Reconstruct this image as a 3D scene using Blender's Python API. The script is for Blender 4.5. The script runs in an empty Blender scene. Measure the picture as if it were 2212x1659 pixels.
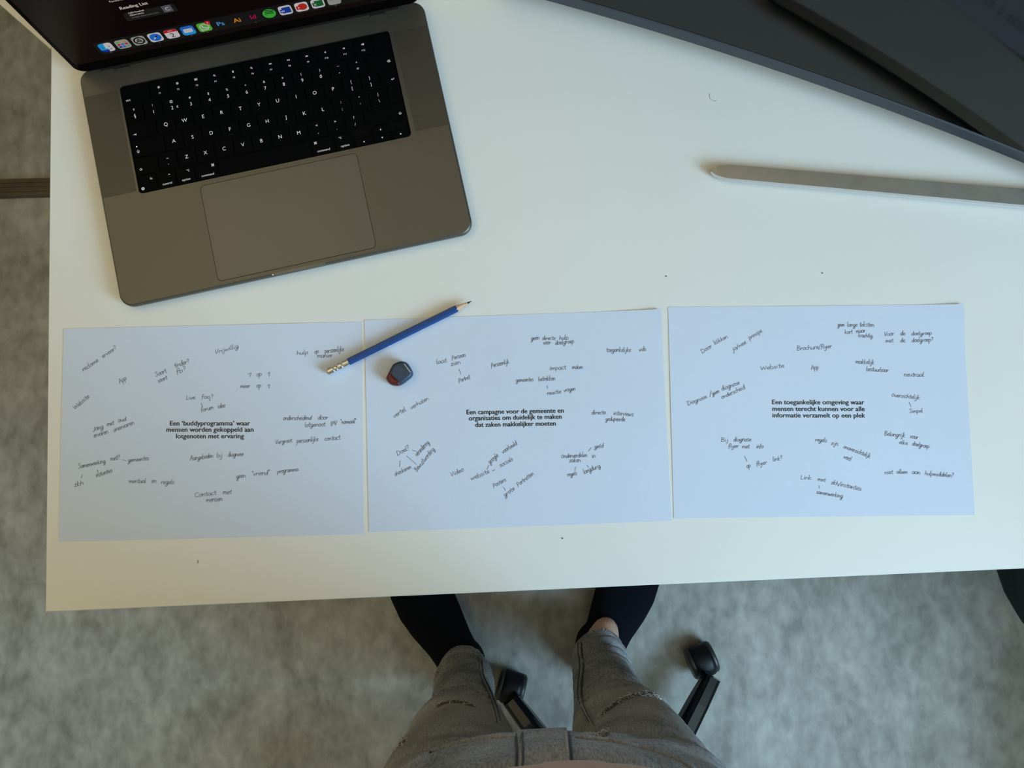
import bpy, bmesh, math, random
from math import sin, cos, pi, radians, sqrt, atan2, hypot
from mathutils import Vector, Matrix, noise
from mathutils.geometry import tessellate_polygon
from mathutils.bvhtree import BVHTree

random.seed(7)
SC = bpy.context.scene
COL = SC.collection
TZ = 0.74                      # height of the desk top above the floor

# ------------------------------------------------------------------ camera
FPX, TILT, YAWY = 1660.0, 0.08224, -0.00588
CAMZ = TZ + 0.7627
RM = (Matrix.Rotation(TILT, 3, 'X') @ Matrix.Rotation(YAWY, 3, 'Y'))
cam_data = bpy.data.cameras.new('camera')
cam_data.sensor_width = 36.0
cam_data.lens = FPX / 2212.0 * 36.0
cam_data.clip_start = 0.005
cam_data.clip_end = 60
camera = bpy.data.objects.new('camera', cam_data)
camera.matrix_world = Matrix.Translation((0, 0, CAMZ)) @ RM.to_4x4()
COL.objects.link(camera)
SC.camera = camera

# ------------------------------------------------------------------ world, lights, exposure
world = bpy.data.worlds.new('world')
SC.world = world
world.use_nodes = True
bgn = world.node_tree.nodes['Background']
bgn.inputs[0].default_value = (0.55, 0.72, 1.0, 1)
bgn.inputs[1].default_value = 1.0
SC.view_settings.view_transform = 'Standard'
SC.view_settings.look = 'None'
SC.view_settings.gamma = 1.0
SC.view_settings.use_curve_mapping = False
SC.view_settings.exposure = 0.0

def area_light(name, loc, target, sx, sy, power, color):
    d = bpy.data.lights.new(name, 'AREA')
    d.shape = 'RECTANGLE'; d.size = sx; d.size_y = sy; d.energy = power; d.color = color
    o = bpy.data.objects.new(name, d)
    o.location = loc
    o.rotation_euler = (Vector(target) - Vector(loc)).to_track_quat('-Z', 'Y').to_euler()
    COL.objects.link(o)
    return o
# daylight entering by the window in the right hand wall (its pane is at x = 2.02)
area_light('window_daylight', (1.98, -1.15, 1.95), (0.98, -1.15, 1.95), 1.4, 1.4, 116, (0.46, 0.76, 1.0))
# warm ambient fill: two large unseen lights added below the ceiling
area_light('warm_fill_light', (-1.25, 0.2, 2.70), (-1.25, 0.2, 0), 1.5, 3.0, 12.5, (1.0, 0.70, 0.28))
area_light('warm_fill_light', (0.45, 0.2, 2.70), (0.45, 0.2, 0), 1.5, 3.0, 5, (1.0, 0.70, 0.28))

# ------------------------------------------------------------------ helpers
def at(px, py, z=TZ):
    """world point where the photograph's pixel meets the horizontal plane z"""
    d = RM @ Vector(((px - 1106.0) / FPX, -(py - 829.5) / FPX, -1.0))
    t = (z - CAMZ) / d.z
    return Vector((d.x * t, d.y * t, z))
def ray_dir(px, py):
    return (RM @ Vector(((px - 1106.0) / FPX, -(py - 829.5) / FPX, -1.0))).normalized()

def mat(name, color, rough=0.5, metal=0.0, spec=0.5, noise_amt=0.0, noise_scale=50.0, bump=0.0,
        bump_scale=200.0, emit=None, emit_strength=1.0, coat=0.0, sheen=0.0):
    m = bpy.data.materials.new(name)
    m.use_nodes = True
    nt = m.node_tree
    b = nt.nodes['Principled BSDF']
    b.inputs['Base Color'].default_value = (*color, 1)
    b.inputs['Roughness'].default_value = rough
    b.inputs['Metallic'].default_value = metal
    b.inputs['Specular IOR Level'].default_value = spec
    b.inputs['Coat Weight'].default_value = coat
    b.inputs['Sheen Weight'].default_value = sheen
    if emit:
        b.inputs['Emission Color'].default_value = (*emit, 1)
        b.inputs['Emission Strength'].default_value = emit_strength
    tc = nt.nodes.new('ShaderNodeTexCoord')
    if noise_amt > 0:
        n = nt.nodes.new('ShaderNodeTexNoise'); n.inputs['Scale'].default_value = noise_scale
        n.inputs['Detail'].default_value = 5
        nt.links.new(tc.outputs['Object'], n.inputs['Vector'])
        r = nt.nodes.new('ShaderNodeValToRGB')
        r.color_ramp.elements[0].position = 0.3; r.color_ramp.elements[1].position = 0.7
        r.color_ramp.elements[0].color = (*[c * (1 - noise_amt) for c in color], 1)
        r.color_ramp.elements[1].color = (*[min(1, c * (1 + noise_amt)) for c in color], 1)
        nt.links.new(n.outputs['Fac'], r.inputs['Fac'])
        nt.links.new(r.outputs['Color'], b.inputs['Base Color'])
    if bump > 0:
        n = nt.nodes.new('ShaderNodeTexNoise'); n.inputs['Scale'].default_value = bump_scale
        n.inputs['Detail'].default_value = 4
        nt.links.new(tc.outputs['Object'], n.inputs['Vector'])
        bp = nt.nodes.new('ShaderNodeBump'); bp.inputs['Strength'].default_value = bump
        bp.inputs['Distance'].default_value = 0.001
        nt.links.new(n.outputs['Fac'], bp.inputs['Height'])
        nt.links.new(bp.outputs['Normal'], b.inputs['Normal'])
    return m

def link_mesh(name, verts, faces, mats, parent=None, smooth=False, midx=None):
    me = bpy.data.meshes.new(name)
    me.from_pydata([tuple(v) for v in verts], [], [tuple(f) for f in faces])
    if not isinstance(mats, (list, tuple)): mats = [mats]
    for m in mats: me.materials.append(m)
    if midx: me.polygons.foreach_set('material_index', midx)
    if smooth: me.polygons.foreach_set('use_smooth', [True] * len(me.polygons))
    me.update()
    o = bpy.data.objects.new(name, me)
    COL.objects.link(o)
    if parent: o.parent = parent
    return o
def obj_bm(name, bm, mats, parent=None, smooth=False):
    bmesh.ops.recalc_face_normals(bm, faces=bm.faces)
    me = bpy.data.meshes.new(name); bm.to_mesh(me); bm.free()
    if not isinstance(mats, (list, tuple)): mats = [mats]
    for m in mats: me.materials.append(m)
    if smooth: me.polygons.foreach_set('use_smooth', [True] * len(me.polygons))
    o = bpy.data.objects.new(name, me); COL.objects.link(o)
    if parent: o.parent = parent
    return o
def empty(name, loc=(0, 0, 0), rz=0.0):
    o = bpy.data.objects.new(name, None); o.location = loc; o.rotation_euler = (0, 0, rz)
    o.empty_display_size = 0.05
    COL.objects.link(o); return o
def tag(o, label=None, cat=None, group=None, kind=None):
    if label: o['label'] = label
    if cat: o['category'] = cat
    if group: o['group'] = group
    if kind: o['kind'] = kind
    return o

def rrect(w, h, r, n=5, cx=0, cy=0):
    pts = []
    for (sx, sy, a0) in ((1, 1, 0), (-1, 1, 90), (-1, -1, 180), (1, -1, 270)):
        for i in range(n + 1):
            a = radians(a0 + 90 * i / n)
            pts.append((cx + sx * (w / 2 - r) + r * cos(a), cy + sy * (h / 2 - r) + r * sin(a)))
    return pts
def rings_mesh(rings, cap0=True, cap1=True):
    """loft a list of equal-length 3D rings"""
    n = len(rings[0]); v = [p for r in rings for p in r]; f = []
    for k in range(len(rings) - 1):
        for i in range(n):
            j = (i + 1) % n
            f.append((k * n + i, k * n + j, (k + 1) * n + j, (k + 1) * n + i))
    if cap0: f.append(tuple(reversed(range(n))))
    if cap1: f.append(tuple(range((len(rings) - 1) * n, len(rings) * n)))
    return v, f
def inset2(pts, d):
    """inset of a convex-ish outline (ccw) by d"""
    n = len(pts); out = []
    for i in range(n):
        a = Vector(pts[i - 1]); b = Vector(pts[i]); c = Vector(pts[(i + 1) % n])
        e1 = (b - a); e2 = (c - b)
        if e1.length < 1e-9: e1 = e2
        if e2.length < 1e-9: e2 = e1
        n1 = Vector((-e1.y, e1.x)).normalized(); n2 = Vector((-e2.y, e2.x)).normalized()
        m = (n1 + n2)
        if m.length < 1e-6: m = n1
        m.normalize(); k = d / max(0.5, m.dot(n1))
        out.append((b.x + m.x * k, b.y + m.y * k))
    return out
def slab(outline, prof):
    """prof: list of (z, inset)"""
    rings = []
    for z, ins in prof:
        o = inset2(outline, ins) if ins else outline
        rings.append([(x, y, z) for x, y in o])
    return rings_mesh(rings)
def tri2(outline):
    return tessellate_polygon([[Vector((x, y, 0)) for x, y in outline]])
def box(x0, x1, y0, y1, z0, z1, bev=0.0):
    out = [(x0, y0), (x1, y0), (x1, y1), (x0, y1)]
    if bev: return slab(out, [(z0, bev), (z0 + bev, 0), (z1 - bev, 0), (z1, bev)])
    return slab(out, [(z0, 0), (z1, 0)])
class Flat:
    """flat print: coloured shapes at small heights, one mesh"""
    def __init__(s): s.v = []; s.f = []; s.mi = []; s.mats = []
    def m(s, mt):
        if mt not in s.mats: s.mats.append(mt)
        return s.mats.index(mt)
    def poly(s, pts, mt, z=0.0):
        b = len(s.v); s.v += [(x, y, z) for x, y in pts]
        for t in tri2(pts):
            a, c, d = t
            A, B, C = pts[a], pts[c], pts[d]
            if (B[0]-A[0])*(C[1]-A[1])-(B[1]-A[1])*(C[0]-A[0]) < 0: c, d = d, c
            s.f.append((b + a, b + c, b + d)); s.mi.append(s.m(mt))
        return s
    def ribbon(s, pts, w, mt, z=0.0, closed=False):
        P = [Vector(p) for p in pts]
        if closed: P = P + [P[0]]
        Q = [P[0]]
        for q in P[1:]:
            if (q - Q[-1]).length > 1e-6: Q.append(q)
        P = Q
        if len(P) < 2: return s
        if not closed:
            d0 = (P[0] - P[1]).normalized() * w * .4; d1 = (P[-1] - P[-2]).normalized() * w * .4
            P[0] = P[0] + d0; P[-1] = P[-1] + d1
        L, R = [], []
        n = len(P)
        for i in range(n):
            if closed and i in (0, n - 1): a, c = P[n - 2], P[1]
            else: a, c = P[max(0, i - 1)], P[min(n - 1, i + 1)]
            b_ = P[i]
            e1 = (b_ - a) if (b_ - a).length > 1e-9 else (c - b_)
            e2 = (c - b_) if (c - b_).length > 1e-9 else (b_ - a)
            n1 = Vector((-e1.y, e1.x)).normalized(); n2 = Vector((-e2.y, e2.x)).normalized()
            mm = n1 + n2
            mm = n1 if mm.length < .3 else mm.normalized()
            k = w / 2 / max(.6, mm.dot(n1))
            L.append(b_ + mm * k); R.append(b_ - mm * k)
        b = len(s.v)
        for l, r in zip(L, R): s.v.append((l.x, l.y, z)); s.v.append((r.x, r.y, z))
        for i in range(n - 1):
            s.f.append((b + 2 * i, b + 2 * i + 1, b + 2 * i + 3, b + 2 * i + 2)); s.mi.append(s.m(mt))
        return s
    def text(s, string, mt, x, y, size, rot=0.0, align='C', z=0.0, sx=1.0, bold=False, skew=0.0):
        V, F, (x0, x1, y0, y1) = GLYPH[(string, True if bold is None else bold)]
        ox = {'C': -(x0 + x1) / 2, 'L': -x0, 'R': -x1}[align]
        if bold:
            o_ = size * .020
            for (ax_, ay_) in ((-o_, 0), (o_ * 1.1, 0), (0, o_ * .8)):
                s.text(string, mt, x + ax_, y + ay_, size, rot, align, z, sx, None, skew)
            return s
        b = len(s.v); c_, s_ = cos(rot), sin(rot)
        for (vx, vy) in V:
            a = (vx + ox + skew * vy) * size * sx; d = vy * size
            s.v.append((x + a * c_ - d * s_, y + a * s_ + d * c_, z))
        for f in F: s.f.append(tuple(b + i for i in f)); s.mi.append(s.m(mt))
        return s
    def build(s, name, parent=None, zf=None):
        v = s.v
        if zf: v = [(x, y, z + zf(x, y)) for x, y, z in v]
        return link_mesh(name, v, s.f, s.mats, parent, midx=s.mi)

GLYPH = {}
def prepare_text(items):
    objs = []
    for (string, bold) in items:
        c = bpy.data.curves.new('t', 'FONT'); c.body = string; c.size = 1.0
        c.resolution_u = 3
        o = bpy.data.objects.new('t', c); COL.objects.link(o); objs.append(((string, bold), o, c))
    bpy.context.view_layer.update()
    dg = bpy.context.evaluated_depsgraph_get()
    for key, o, c in objs:
        me = bpy.data.meshes.new_from_object(o.evaluated_get(dg))
        V = [(v.co.x, v.co.y) for v in me.vertices]; F = [tuple(p.vertices) for p in me.polygons]
        F2 = []
        for f in F:
            A, B, C = V[f[0]], V[f[1]], V[f[2]]
            if (B[0]-A[0])*(C[1]-A[1])-(B[1]-A[1])*(C[0]-A[0]) < 0: f = tuple(reversed(f))
            F2.append(f)
        xs = [a for a, b in V] or [0]; ys = [b for a, b in V] or [0]
        GLYPH[key] = (V, F2, (min(xs), max(xs), min(ys), max(ys)))
        bpy.data.meshes.remove(me)
    for key, o, c in objs:
        bpy.data.objects.remove(o); bpy.data.curves.remove(c)

PRINT = [['Een ‘buddyprogramma’ waar', 'mensen worden gekoppeld aan', 'lotgenoten met ervaring'],
         ['Een campagne voor de gemeente en', 'organisaties om duidelijk te maken', 'dat zaken makkelijker moeten'],
         ['Een toegankelijke omgeving waar', 'mensen terecht kunnen voor alle', 'informatie verzamelt op een plek']]
strings = set()
for L in PRINT:
    for t in L: strings.add((t, True))
for t in list('QWERTYUIOPASDFGHJKLZXCVBNM1234567890!@#$%&()-=+[]{};:\'",.<>/?|~§±_€*'):
    strings.add((t, False))
for t in ['esc', 'fn', 'control', 'option', 'command', 'F1', 'F2', 'F3', 'F4', 'F5', 'F6', 'F7', 'F8', 'F9', 'F10', 'F11', 'F12',
          'football-observatory.com', '2', 'APR', 'C', 'Favourites', '`', '\\', '^']: strings.add((t, False))
for t in ['Reading List', 'CIES Football', 'Observatory', 'Ps', 'Ai', 'Id', 'W', 'P', 'X', '3']: strings.add((t, True))
prepare_text(sorted(strings))

# ------------------------------------------------------------------ materials
def floor_material():
    m = bpy.data.materials.new('mottled_linoleum'); m.use_nodes = True
    nt = m.node_tree; b = nt.nodes['Principled BSDF']
    tc = nt.nodes.new('ShaderNodeTexCoord')
    mp = nt.nodes.new('ShaderNodeMapping'); mp.inputs['Scale'].default_value = (1.25, 0.8, 1)
    nt.links.new(tc.outputs['Object'], mp.inputs['Vector'])
    n1 = nt.nodes.new('ShaderNodeTexNoise'); n1.inputs['Scale'].default_value = 9; n1.inputs['Detail'].default_value = 9
    n1.inputs['Roughness'].default_value = 0.62; n1.inputs['Distortion'].default_value = 0.5
    n2 = nt.nodes.new('ShaderNodeTexNoise'); n2.inputs['Scale'].default_value = 38; n2.inputs['Detail'].default_value = 8
    n2.inputs['Distortion'].default_value = .25
    nt.links.new(mp.outputs['Vector'], n1.inputs['Vector']); nt.links.new(mp.outputs['Vector'], n2.inputs['Vector'])
    mx = nt.nodes.new('ShaderNodeMix'); mx.data_type = 'FLOAT'; mx.inputs[0].default_value = 0.42
    nt.links.new(n1.outputs['Fac'], mx.inputs[2]); nt.links.new(n2.outputs['Fac'], mx.inputs[3])
    r = nt.nodes.new('ShaderNodeValToRGB')
    r.color_ramp.elements[0].position = 0.38; r.color_ramp.elements[0].color = (0.205, 0.196, 0.178, 1)
    r.color_ramp.elements[1].position = 0.64; r.color_ramp.elements[1].color = (0.40, 0.39, 0.365, 1)
    nt.links.new(mx.outputs[0], r.inputs['Fac']); nt.links.new(r.outputs['Color'], b.inputs['Base Color'])
    b.inputs['Roughness'].default_value = 0.55
    b.inputs['Specular IOR Level'].default_value = 0.35
    return m
def denim_material(name, lo, hi):
    m = bpy.data.materials.new(name); m.use_nodes = True
    nt = m.node_tree; b = nt.nodes['Principled BSDF']
    tc = nt.nodes.new('ShaderNodeTexCoord')
    n1 = nt.nodes.new('ShaderNodeTexNoise'); n1.inputs['Scale'].default_value = 16; n1.inputs['Detail'].default_value = 8
    n1.inputs['Roughness'].default_value = .6
    w = nt.nodes.new('ShaderNodeTexNoise'); w.inputs['Scale'].default_value = 1.0; w.inputs['Detail'].default_value = 3
    mp = nt.nodes.new('ShaderNodeMapping'); mp.inputs['Scale'].default_value = (620, 620, 130)
    nt.links.new(tc.outputs['Object'], n1.inputs['Vector']); nt.links.new(tc.outputs['Object'], mp.inputs['Vector'])
    nt.links.new(mp.outputs['Vector'], w.inputs['Vector'])
    mx = nt.nodes.new('ShaderNodeMix'); mx.data_type = 'FLOAT'; mx.inputs[0].default_value = 0.5
    nt.links.new(n1.outputs['Fac'], mx.inputs[2]); nt.links.new(w.outputs['Fac'], mx.inputs[3])
    r = nt.nodes.new('ShaderNodeValToRGB')
    r.color_ramp.elements[0].position = 0.34; r.color_ramp.elements[0].color = (*lo, 1)
    r.color_ramp.elements[1].position = 0.66; r.color_ramp.elements[1].color = (*hi, 1)
    nt.links.new(mx.outputs[0], r.inputs['Fac'])
    # faded, worn cloth over the knees; light on the thighs painted in above
    sep = nt.nodes.new('ShaderNodeSeparateXYZ'); nt.links.new(tc.outputs['Object'], sep.inputs['Vector'])
    fr_ = nt.nodes.new('ShaderNodeValToRGB'); e = fr_.color_ramp.elements
    e[0].position = .46; e[0].color = (0, 0, 0, 1); e[1].position = .525; e[1].color = (.45, .45, .45, 1)
    e2 = e.new(.60); e2.color = (.38, .38, .38, 1); e3 = e.new(.72); e3.color = (.18, .18, .18, 1); e4 = e.new(.97); e4.color = (.14, .14, .14, 1)
    ad = nt.nodes.new('ShaderNodeMath'); ad.operation = 'MULTIPLY_ADD'; ad.inputs[1].default_value = .09; 
    nt.links.new(n1.outputs['Fac'], ad.inputs[0]); nt.links.new(sep.outputs['Z'], ad.inputs[2])
    sb_ = nt.nodes.new('ShaderNodeMath'); sb_.operation = 'SUBTRACT'; sb_.inputs[1].default_value = .045
    nt.links.new(ad.outputs[0], sb_.inputs[0]); nt.links.new(sb_.outputs[0], fr_.inputs['Fac'])
    mc = nt.nodes.new('ShaderNodeMix'); mc.data_type = 'RGBA'
    nt.links.new(fr_.outputs['Color'], mc.inputs[0]); nt.links.new(r.outputs['Color'], mc.inputs[6])
    mc.inputs[7].default_value = (.46, .435, .41, 1)
    nt.links.new(mc.outputs[2], b.inputs['Base Color'])
    bp = nt.nodes.new('ShaderNodeBump'); bp.inputs['Strength'].default_value = .5; bp.inputs['Distance'].default_value = .0006
    nt.links.new(w.outputs['Fac'], bp.inputs['Height']); nt.links.new(bp.outputs['Normal'], b.inputs['Normal'])
    b.inputs['Roughness'].default_value = .9; b.inputs['Specular IOR Level'].default_value = .15
    return m
M = {}
M['floor'] = floor_material()
M['wall'] = mat('painted_wall', (0.50, 0.40, 0.25), 0.8, noise_amt=.03, noise_scale=3)
M['ceiling'] = mat('ceiling_tile', (0.60, 0.50, 0.36), 0.9, noise_amt=.03, noise_scale=8)
M['desk'] = mat('white_laminate', (0.72, 0.71, 0.69), 0.42, spec=.4, noise_amt=.012, noise_scale=2.0, bump=.03, bump_scale=900)
M['desk_edge'] = mat('white_edge_band', (0.72, 0.72, 0.70), 0.5)
M['dark_edge'] = mat('grey_core', (0.12, 0.11, 0.10), 0.6)
M['steel'] = mat('painted_steel', (0.55, 0.55, 0.55), 0.45, .5)
M['paper'] = mat('white_paper', (0.59, 0.65, 0.79), 0.75, spec=.2, noise_amt=.012, noise_scale=9, bump=.12, bump_scale=350)
M['ink'] = mat('black_print', (0.012, 0.012, 0.018), 0.6)
M['pencil_mark'] = mat('pencil_graphite_mark', (0.11, 0.11, 0.145), 0.6, spec=.2)
M['space_grey'] = mat('space_grey_aluminium', (0.115, 0.112, 0.102), 0.40, .80, noise_amt=.02, noise_scale=400, bump=.03, bump_scale=2500)
M['pad'] = mat('trackpad_glass', (0.125, 0.122, 0.112), 0.40, .70)
M['black'] = mat('black_plastic', (0.008, 0.008, 0.009), 0.5, spec=.3)
M['key'] = mat('black_key_plastic', (0.0016, 0.0019, 0.0024), 0.55, spec=.035, bump=.02, bump_scale=1500)
M['well'] = mat('keyboard_well_black', (0.002, 0.002, 0.002), 0.7, spec=.05)
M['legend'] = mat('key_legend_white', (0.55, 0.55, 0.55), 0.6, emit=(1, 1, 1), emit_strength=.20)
M['caps'] = mat('caps_light_white', (.8, .8, .8), .5, emit=(1, 1, 1), emit_strength=.8)
M['glass_black'] = mat('display_glass', (0.0010, 0.0007, 0.0007), 0.10, spec=.06)
M['hinge'] = mat('hinge_black', (0.004, 0.004, 0.004), 0.5)
M['monitor_screen'] = mat('matte_monitor_screen', (0.0010, 0.0013, 0.0016), 0.055, spec=.42)
M['monitor_bezel'] = mat('dark_bezel', (0.040, 0.048, 0.065), 0.38, spec=.5)
M['silver'] = mat('brushed_silver', (0.52, 0.49, 0.45), 0.30, .95, noise_amt=.06, noise_scale=60)
M['silver_edge'] = mat('polished_silver_edge', (0.75, 0.75, 0.78), 0.16, 1.0)
M['rubber'] = mat('black_rubber_and_reflection', (0.01, 0.01, 0.015), 0.6)  # also the painted dark reflection on the monitor foot
M['blue_paint'] = mat('blue_lacquer', (0.007, 0.050, 0.20), 0.42, spec=.35)
M['wood'] = mat('cedar_wood', (0.62, 0.37, 0.24), 0.7, noise_amt=.15, noise_scale=300)
M['graphite'] = mat('graphite', (0.02, 0.02, 0.022), 0.35, .3)
M['ferrule'] = mat('aluminium_ferrule', (0.80, 0.78, 0.74), 0.25, 1.0)
M['eraser_white'] = mat('white_eraser_rubber', (.72, .69, .66), .8)
M['eraser_blue'] = mat('blue_eraser_rubber', (0.012, 0.032, 0.068), 0.45, spec=.6, noise_amt=.5, noise_scale=260, bump=.3, bump_scale=700)
M['eraser_red'] = mat('red_eraser_rubber', (0.105, 0.006, 0.008), 0.42, spec=.5, noise_amt=.3, noise_scale=260)
M['chair_black'] = mat('chair_black_plastic', (0.003, 0.004, 0.007), 0.42, spec=.22)
M['chair_arm'] = mat('chair_gloss_black', (0.003, 0.004, 0.006), 0.16, spec=.35)
M['caster_rim'] = mat('caster_grey_rim', (0.022, 0.026, 0.028), 0.4)
M['chair_fabric'] = mat('dark_teal_fabric', (0.006, 0.020, 0.024), 0.95, noise_amt=.6, noise_scale=500, bump=.8, bump_scale=1200)
M['seat_fabric'] = mat('black_seat_fabric', (0.015, 0.016, 0.018), 0.95, noise_amt=.4, noise_scale=500, bump=.8, bump_scale=1200)
M['denim'] = denim_material('grey_denim', (0.080, 0.084, 0.092), (0.42, 0.412, 0.415))
M['denim_dark'] = mat('dark_denim_stitch', (0.07, 0.072, 0.078), 0.9)
M['denim_light'] = mat('pale_denim_edge', (0.36, 0.33, 0.31), 0.9, noise_amt=.3, noise_scale=700)
M['thread'] = mat('white_frayed_thread', (0.62, 0.60, 0.58), 0.9)
M['sock'] = mat('black_sock_knit', (0.0035, 0.0048, 0.0085), 0.95, spec=.1, bump=.5, bump_scale=1300)
M['skin'] = mat('skin', (0.50, 0.30, 0.22), 0.55, noise_amt=.05, noise_scale=40)
M['shirt'] = mat('pink_beige_shirt', (0.52, 0.38, 0.32), 0.85, noise_amt=.05, noise_scale=25, bump=.3, bump_scale=900)
M['hair'] = mat('brown_hair', (0.05, 0.03, 0.02), 0.6)
M['trim_brown'] = mat('dark_wood_trim', (0.075, 0.055, 0.032), 0.55, noise_amt=.25, noise_scale=30)
M['window_frame'] = mat('white_window_frame', (.7, .7, .7), .5)
M['fill_panel'] = mat('fill_diffuser', (.9, .85, .75), .6, emit=(1, .74, .36), emit_strength=.15)
M['phone'] = mat('phone_black', (.01, .01, .012), .25)
M['crumb'] = mat('dark_crumb', (.08, .075, .07), .8)
def em(name, c, s=1.0): return mat('screen_' + name, tuple(x * .02 for x in c), .3, emit=c, emit_strength=s, spec=.2)

# ------------------------------------------------------------------ room
RX0, RX1, RY0, RY1, RZ = -2.6, 2.0, -2.9, 2.6, 2.74
v, f = box(RX0, RX1, RY0, RY1, -0.05, 0.0)
tag(link_mesh('floor', v, f, M['floor']), 'grey mottled linoleum floor under the desk', kind='structure')
v, f = box(RX0, RX1, RY0, RY1, RZ, RZ + .05)
tag(link_mesh('ceiling', v, f, M['ceiling']), kind='structure')
v, f = box(RX0 - .1, RX0, RY0, RY1, 0, RZ)
tag(link_mesh('wall_left', v, f, M['wall']), kind='structure')
v, f = box(RX0 - .1, RX1 + .1, RY1, RY1 + .1, 0, RZ)
tag(link_mesh('wall_far', v, f, M['wall']), kind='structure')
v, f = box(RX0 - .1, RX1 + .1, RY0 - .1, RY0, 0, RZ)
tag(link_mesh('wall_near', v, f, M['wall']), kind='structure')
WY0, WY1, WZ0, WZ1 = -1.9, -0.4, 1.2, 2.7
V, F = [], []
for bx in ((RX1, RX1 + .1, RY0, WY0, 0, RZ), (RX1, RX1 + .1, WY1, RY1, 0, RZ), (RX1, RX1 + .1, WY0, WY1, 0, WZ0), (RX1, RX1 + .1, WY0, WY1, WZ1, RZ)):
    v, f = box(*bx); b = len(V); V += v; F += [tuple(i + b for i in q) for q in f]
tag(link_mesh('wall_right', V, F, M['wall']), kind='structure')
win = tag(empty('window_1', (RX1 + .04, (WY0 + WY1) / 2, WZ0)), kind='structure')
hw, hh_ = (WY1 - WY0) / 2, WZ1 - WZ0
for (y0, y1, z0, z1) in ((-hw, hw, 0, .05), (-hw, hw, hh_ - .05, hh_), (-hw, -hw + .05, .05, hh_ - .05), (hw - .05, hw, .05, hh_ - .05)):
    v, f = box(-.03, .03, y0, y1, z0, z1); link_mesh('window_frame', v, f, M['window_frame'], win)
gm = bpy.data.materials.new('window_glass'); gm.use_nodes = True
gb = gm.node_tree.nodes['Principled BSDF']; gb.inputs['Transmission Weight'].default_value = 1.0; gb.inputs['Roughness'].default_value = 0.0
v, f = box(-.003, .003, -hw + .05, hw - .05, .05, hh_ - .05); link_mesh('pane', v, f, gm, win)
for k, (cx, cy) in enumerate(((-1.25, 0.2), (0.45, 0.2))):  # added housings for the warm fill lights, not known fixtures
    e = tag(empty('added_fill_panel', (cx, cy, RZ)), 'unseen warm fill panel added on the left side of the room' if k == 0 else 'unseen warm fill panel added straight above the desk', 'fill_panel')
    v, f = box(-.78, .78, -1.53, 1.53, -.02, -.0005); link_mesh('frame', v, f, M['steel'], e)
    v, f = box(-.75, .75, -1.5, 1.5, -.026, -.0205); link_mesh('diffuser', v, f, M['fill_panel'], e)
# dark ribbed strip on the floor left of the desk
e = tag(empty('trim_1', at(52, 408, 0.0)), 'dark brown ribbed floor strip left of the desk', kind='structure')
d_ = at(104, 385, .01) - at(0, 388, .01); e.rotation_euler = (0, 0, atan2(d_.y, d_.x))
out = [(-1.6, -.019), (.45, -.019), (.45, .019), (-1.6, .019)]
v, f = slab(out, [(0, 0), (.006, 0), (.010, .002)]); link_mesh('strip', v, f, M['trim_brown'], e)
for yy in (-.008, .0015, .010):
    v, f = box(-1.6, .45, yy - .0012, yy + .0012, .0101, .0125); link_mesh('rib', v, f, M['trim_brown'], e)

# ------------------------------------------------------------------ desks
fl = at(98, 1322); fr = at(2212, 1228); bl = at(110, 108)
ux = (fr - fl); ux.z = 0; ux.normalize(); uy = (bl - fl); uy.z = 0; uy.normalize()
DL, DW = 1.6, 0.80
desk = tag(empty('desk', (fl.x, fl.y, 0)), 'white laminate desk carrying the laptop, papers and monitor', 'desk')
def dq(a, b_): p = ux * a + uy * b_; return (p.x, p.y)
out = [dq(0, 0), dq(DL, 0), dq(DL, DW), dq(0, DW)]
v, f = slab(out, [(TZ - .0245, .0012), (TZ - .0238, .0004), (TZ - .0008, 0), (TZ, .0008)])
link_mesh('desktop', v, f, M['desk'], desk)
for (a, b_) in ((.35, .35), (DL - .10, .70)):
    for off in ((0, 0),):
        x, y = dq(a, b_)
        v, f = box(x - .03, x + .03, y - .03, y + .03, .03, TZ - .0245, .003); link_mesh('leg', v, f, M['steel'], desk)
        v, f = box(x - .035, x + .035, y - .22, y + .22, 0, .03, .003); link_mesh('foot', v, f, M['steel'], desk)
# second table top touching the back corner, angled away
p0 = at(109, 106, TZ - .03); p1 = at(0, 10, TZ - .03)
d_ = (p1 - p0).normalized(); n_ = Vector((-d_.y, d_.x, 0))
if n_.dot(Vector((1, 1, 0))) < 0: n_ = -n_
sd = tag(empty('side_table', (p0.x, p0.y, 0)), 'pale side table showing as a thin strip behind the laptop screen', 'table')
q = [Vector((0, 0, 0)), d_ * .7, d_ * .7 + n_ * .38, d_ * .12 + n_ * .38]
q = [(a.x, a.y) for a in q]
ar = sum(q[i][0] * q[(i + 1) % 4][1] - q[(i + 1) % 4][0] * q[i][1] for i in range(4))
if ar < 0: q.reverse()
v, f = slab(q, [(TZ - .052, .001), (TZ - .031, 0), (TZ - .03, .001)]); link_mesh('table_top', v, f, M['desk'], sd)
for t_, s_ in ((.15, .1), (.62, .06), (.62, .32)):
    p = d_ * t_ + n_ * s_
    v, f = box(p.x - .015, p.x + .015, p.y - .015, p.y + .015, 0, TZ - .052, .002); link_mesh('leg', v, f, M['steel'], sd)

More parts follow.
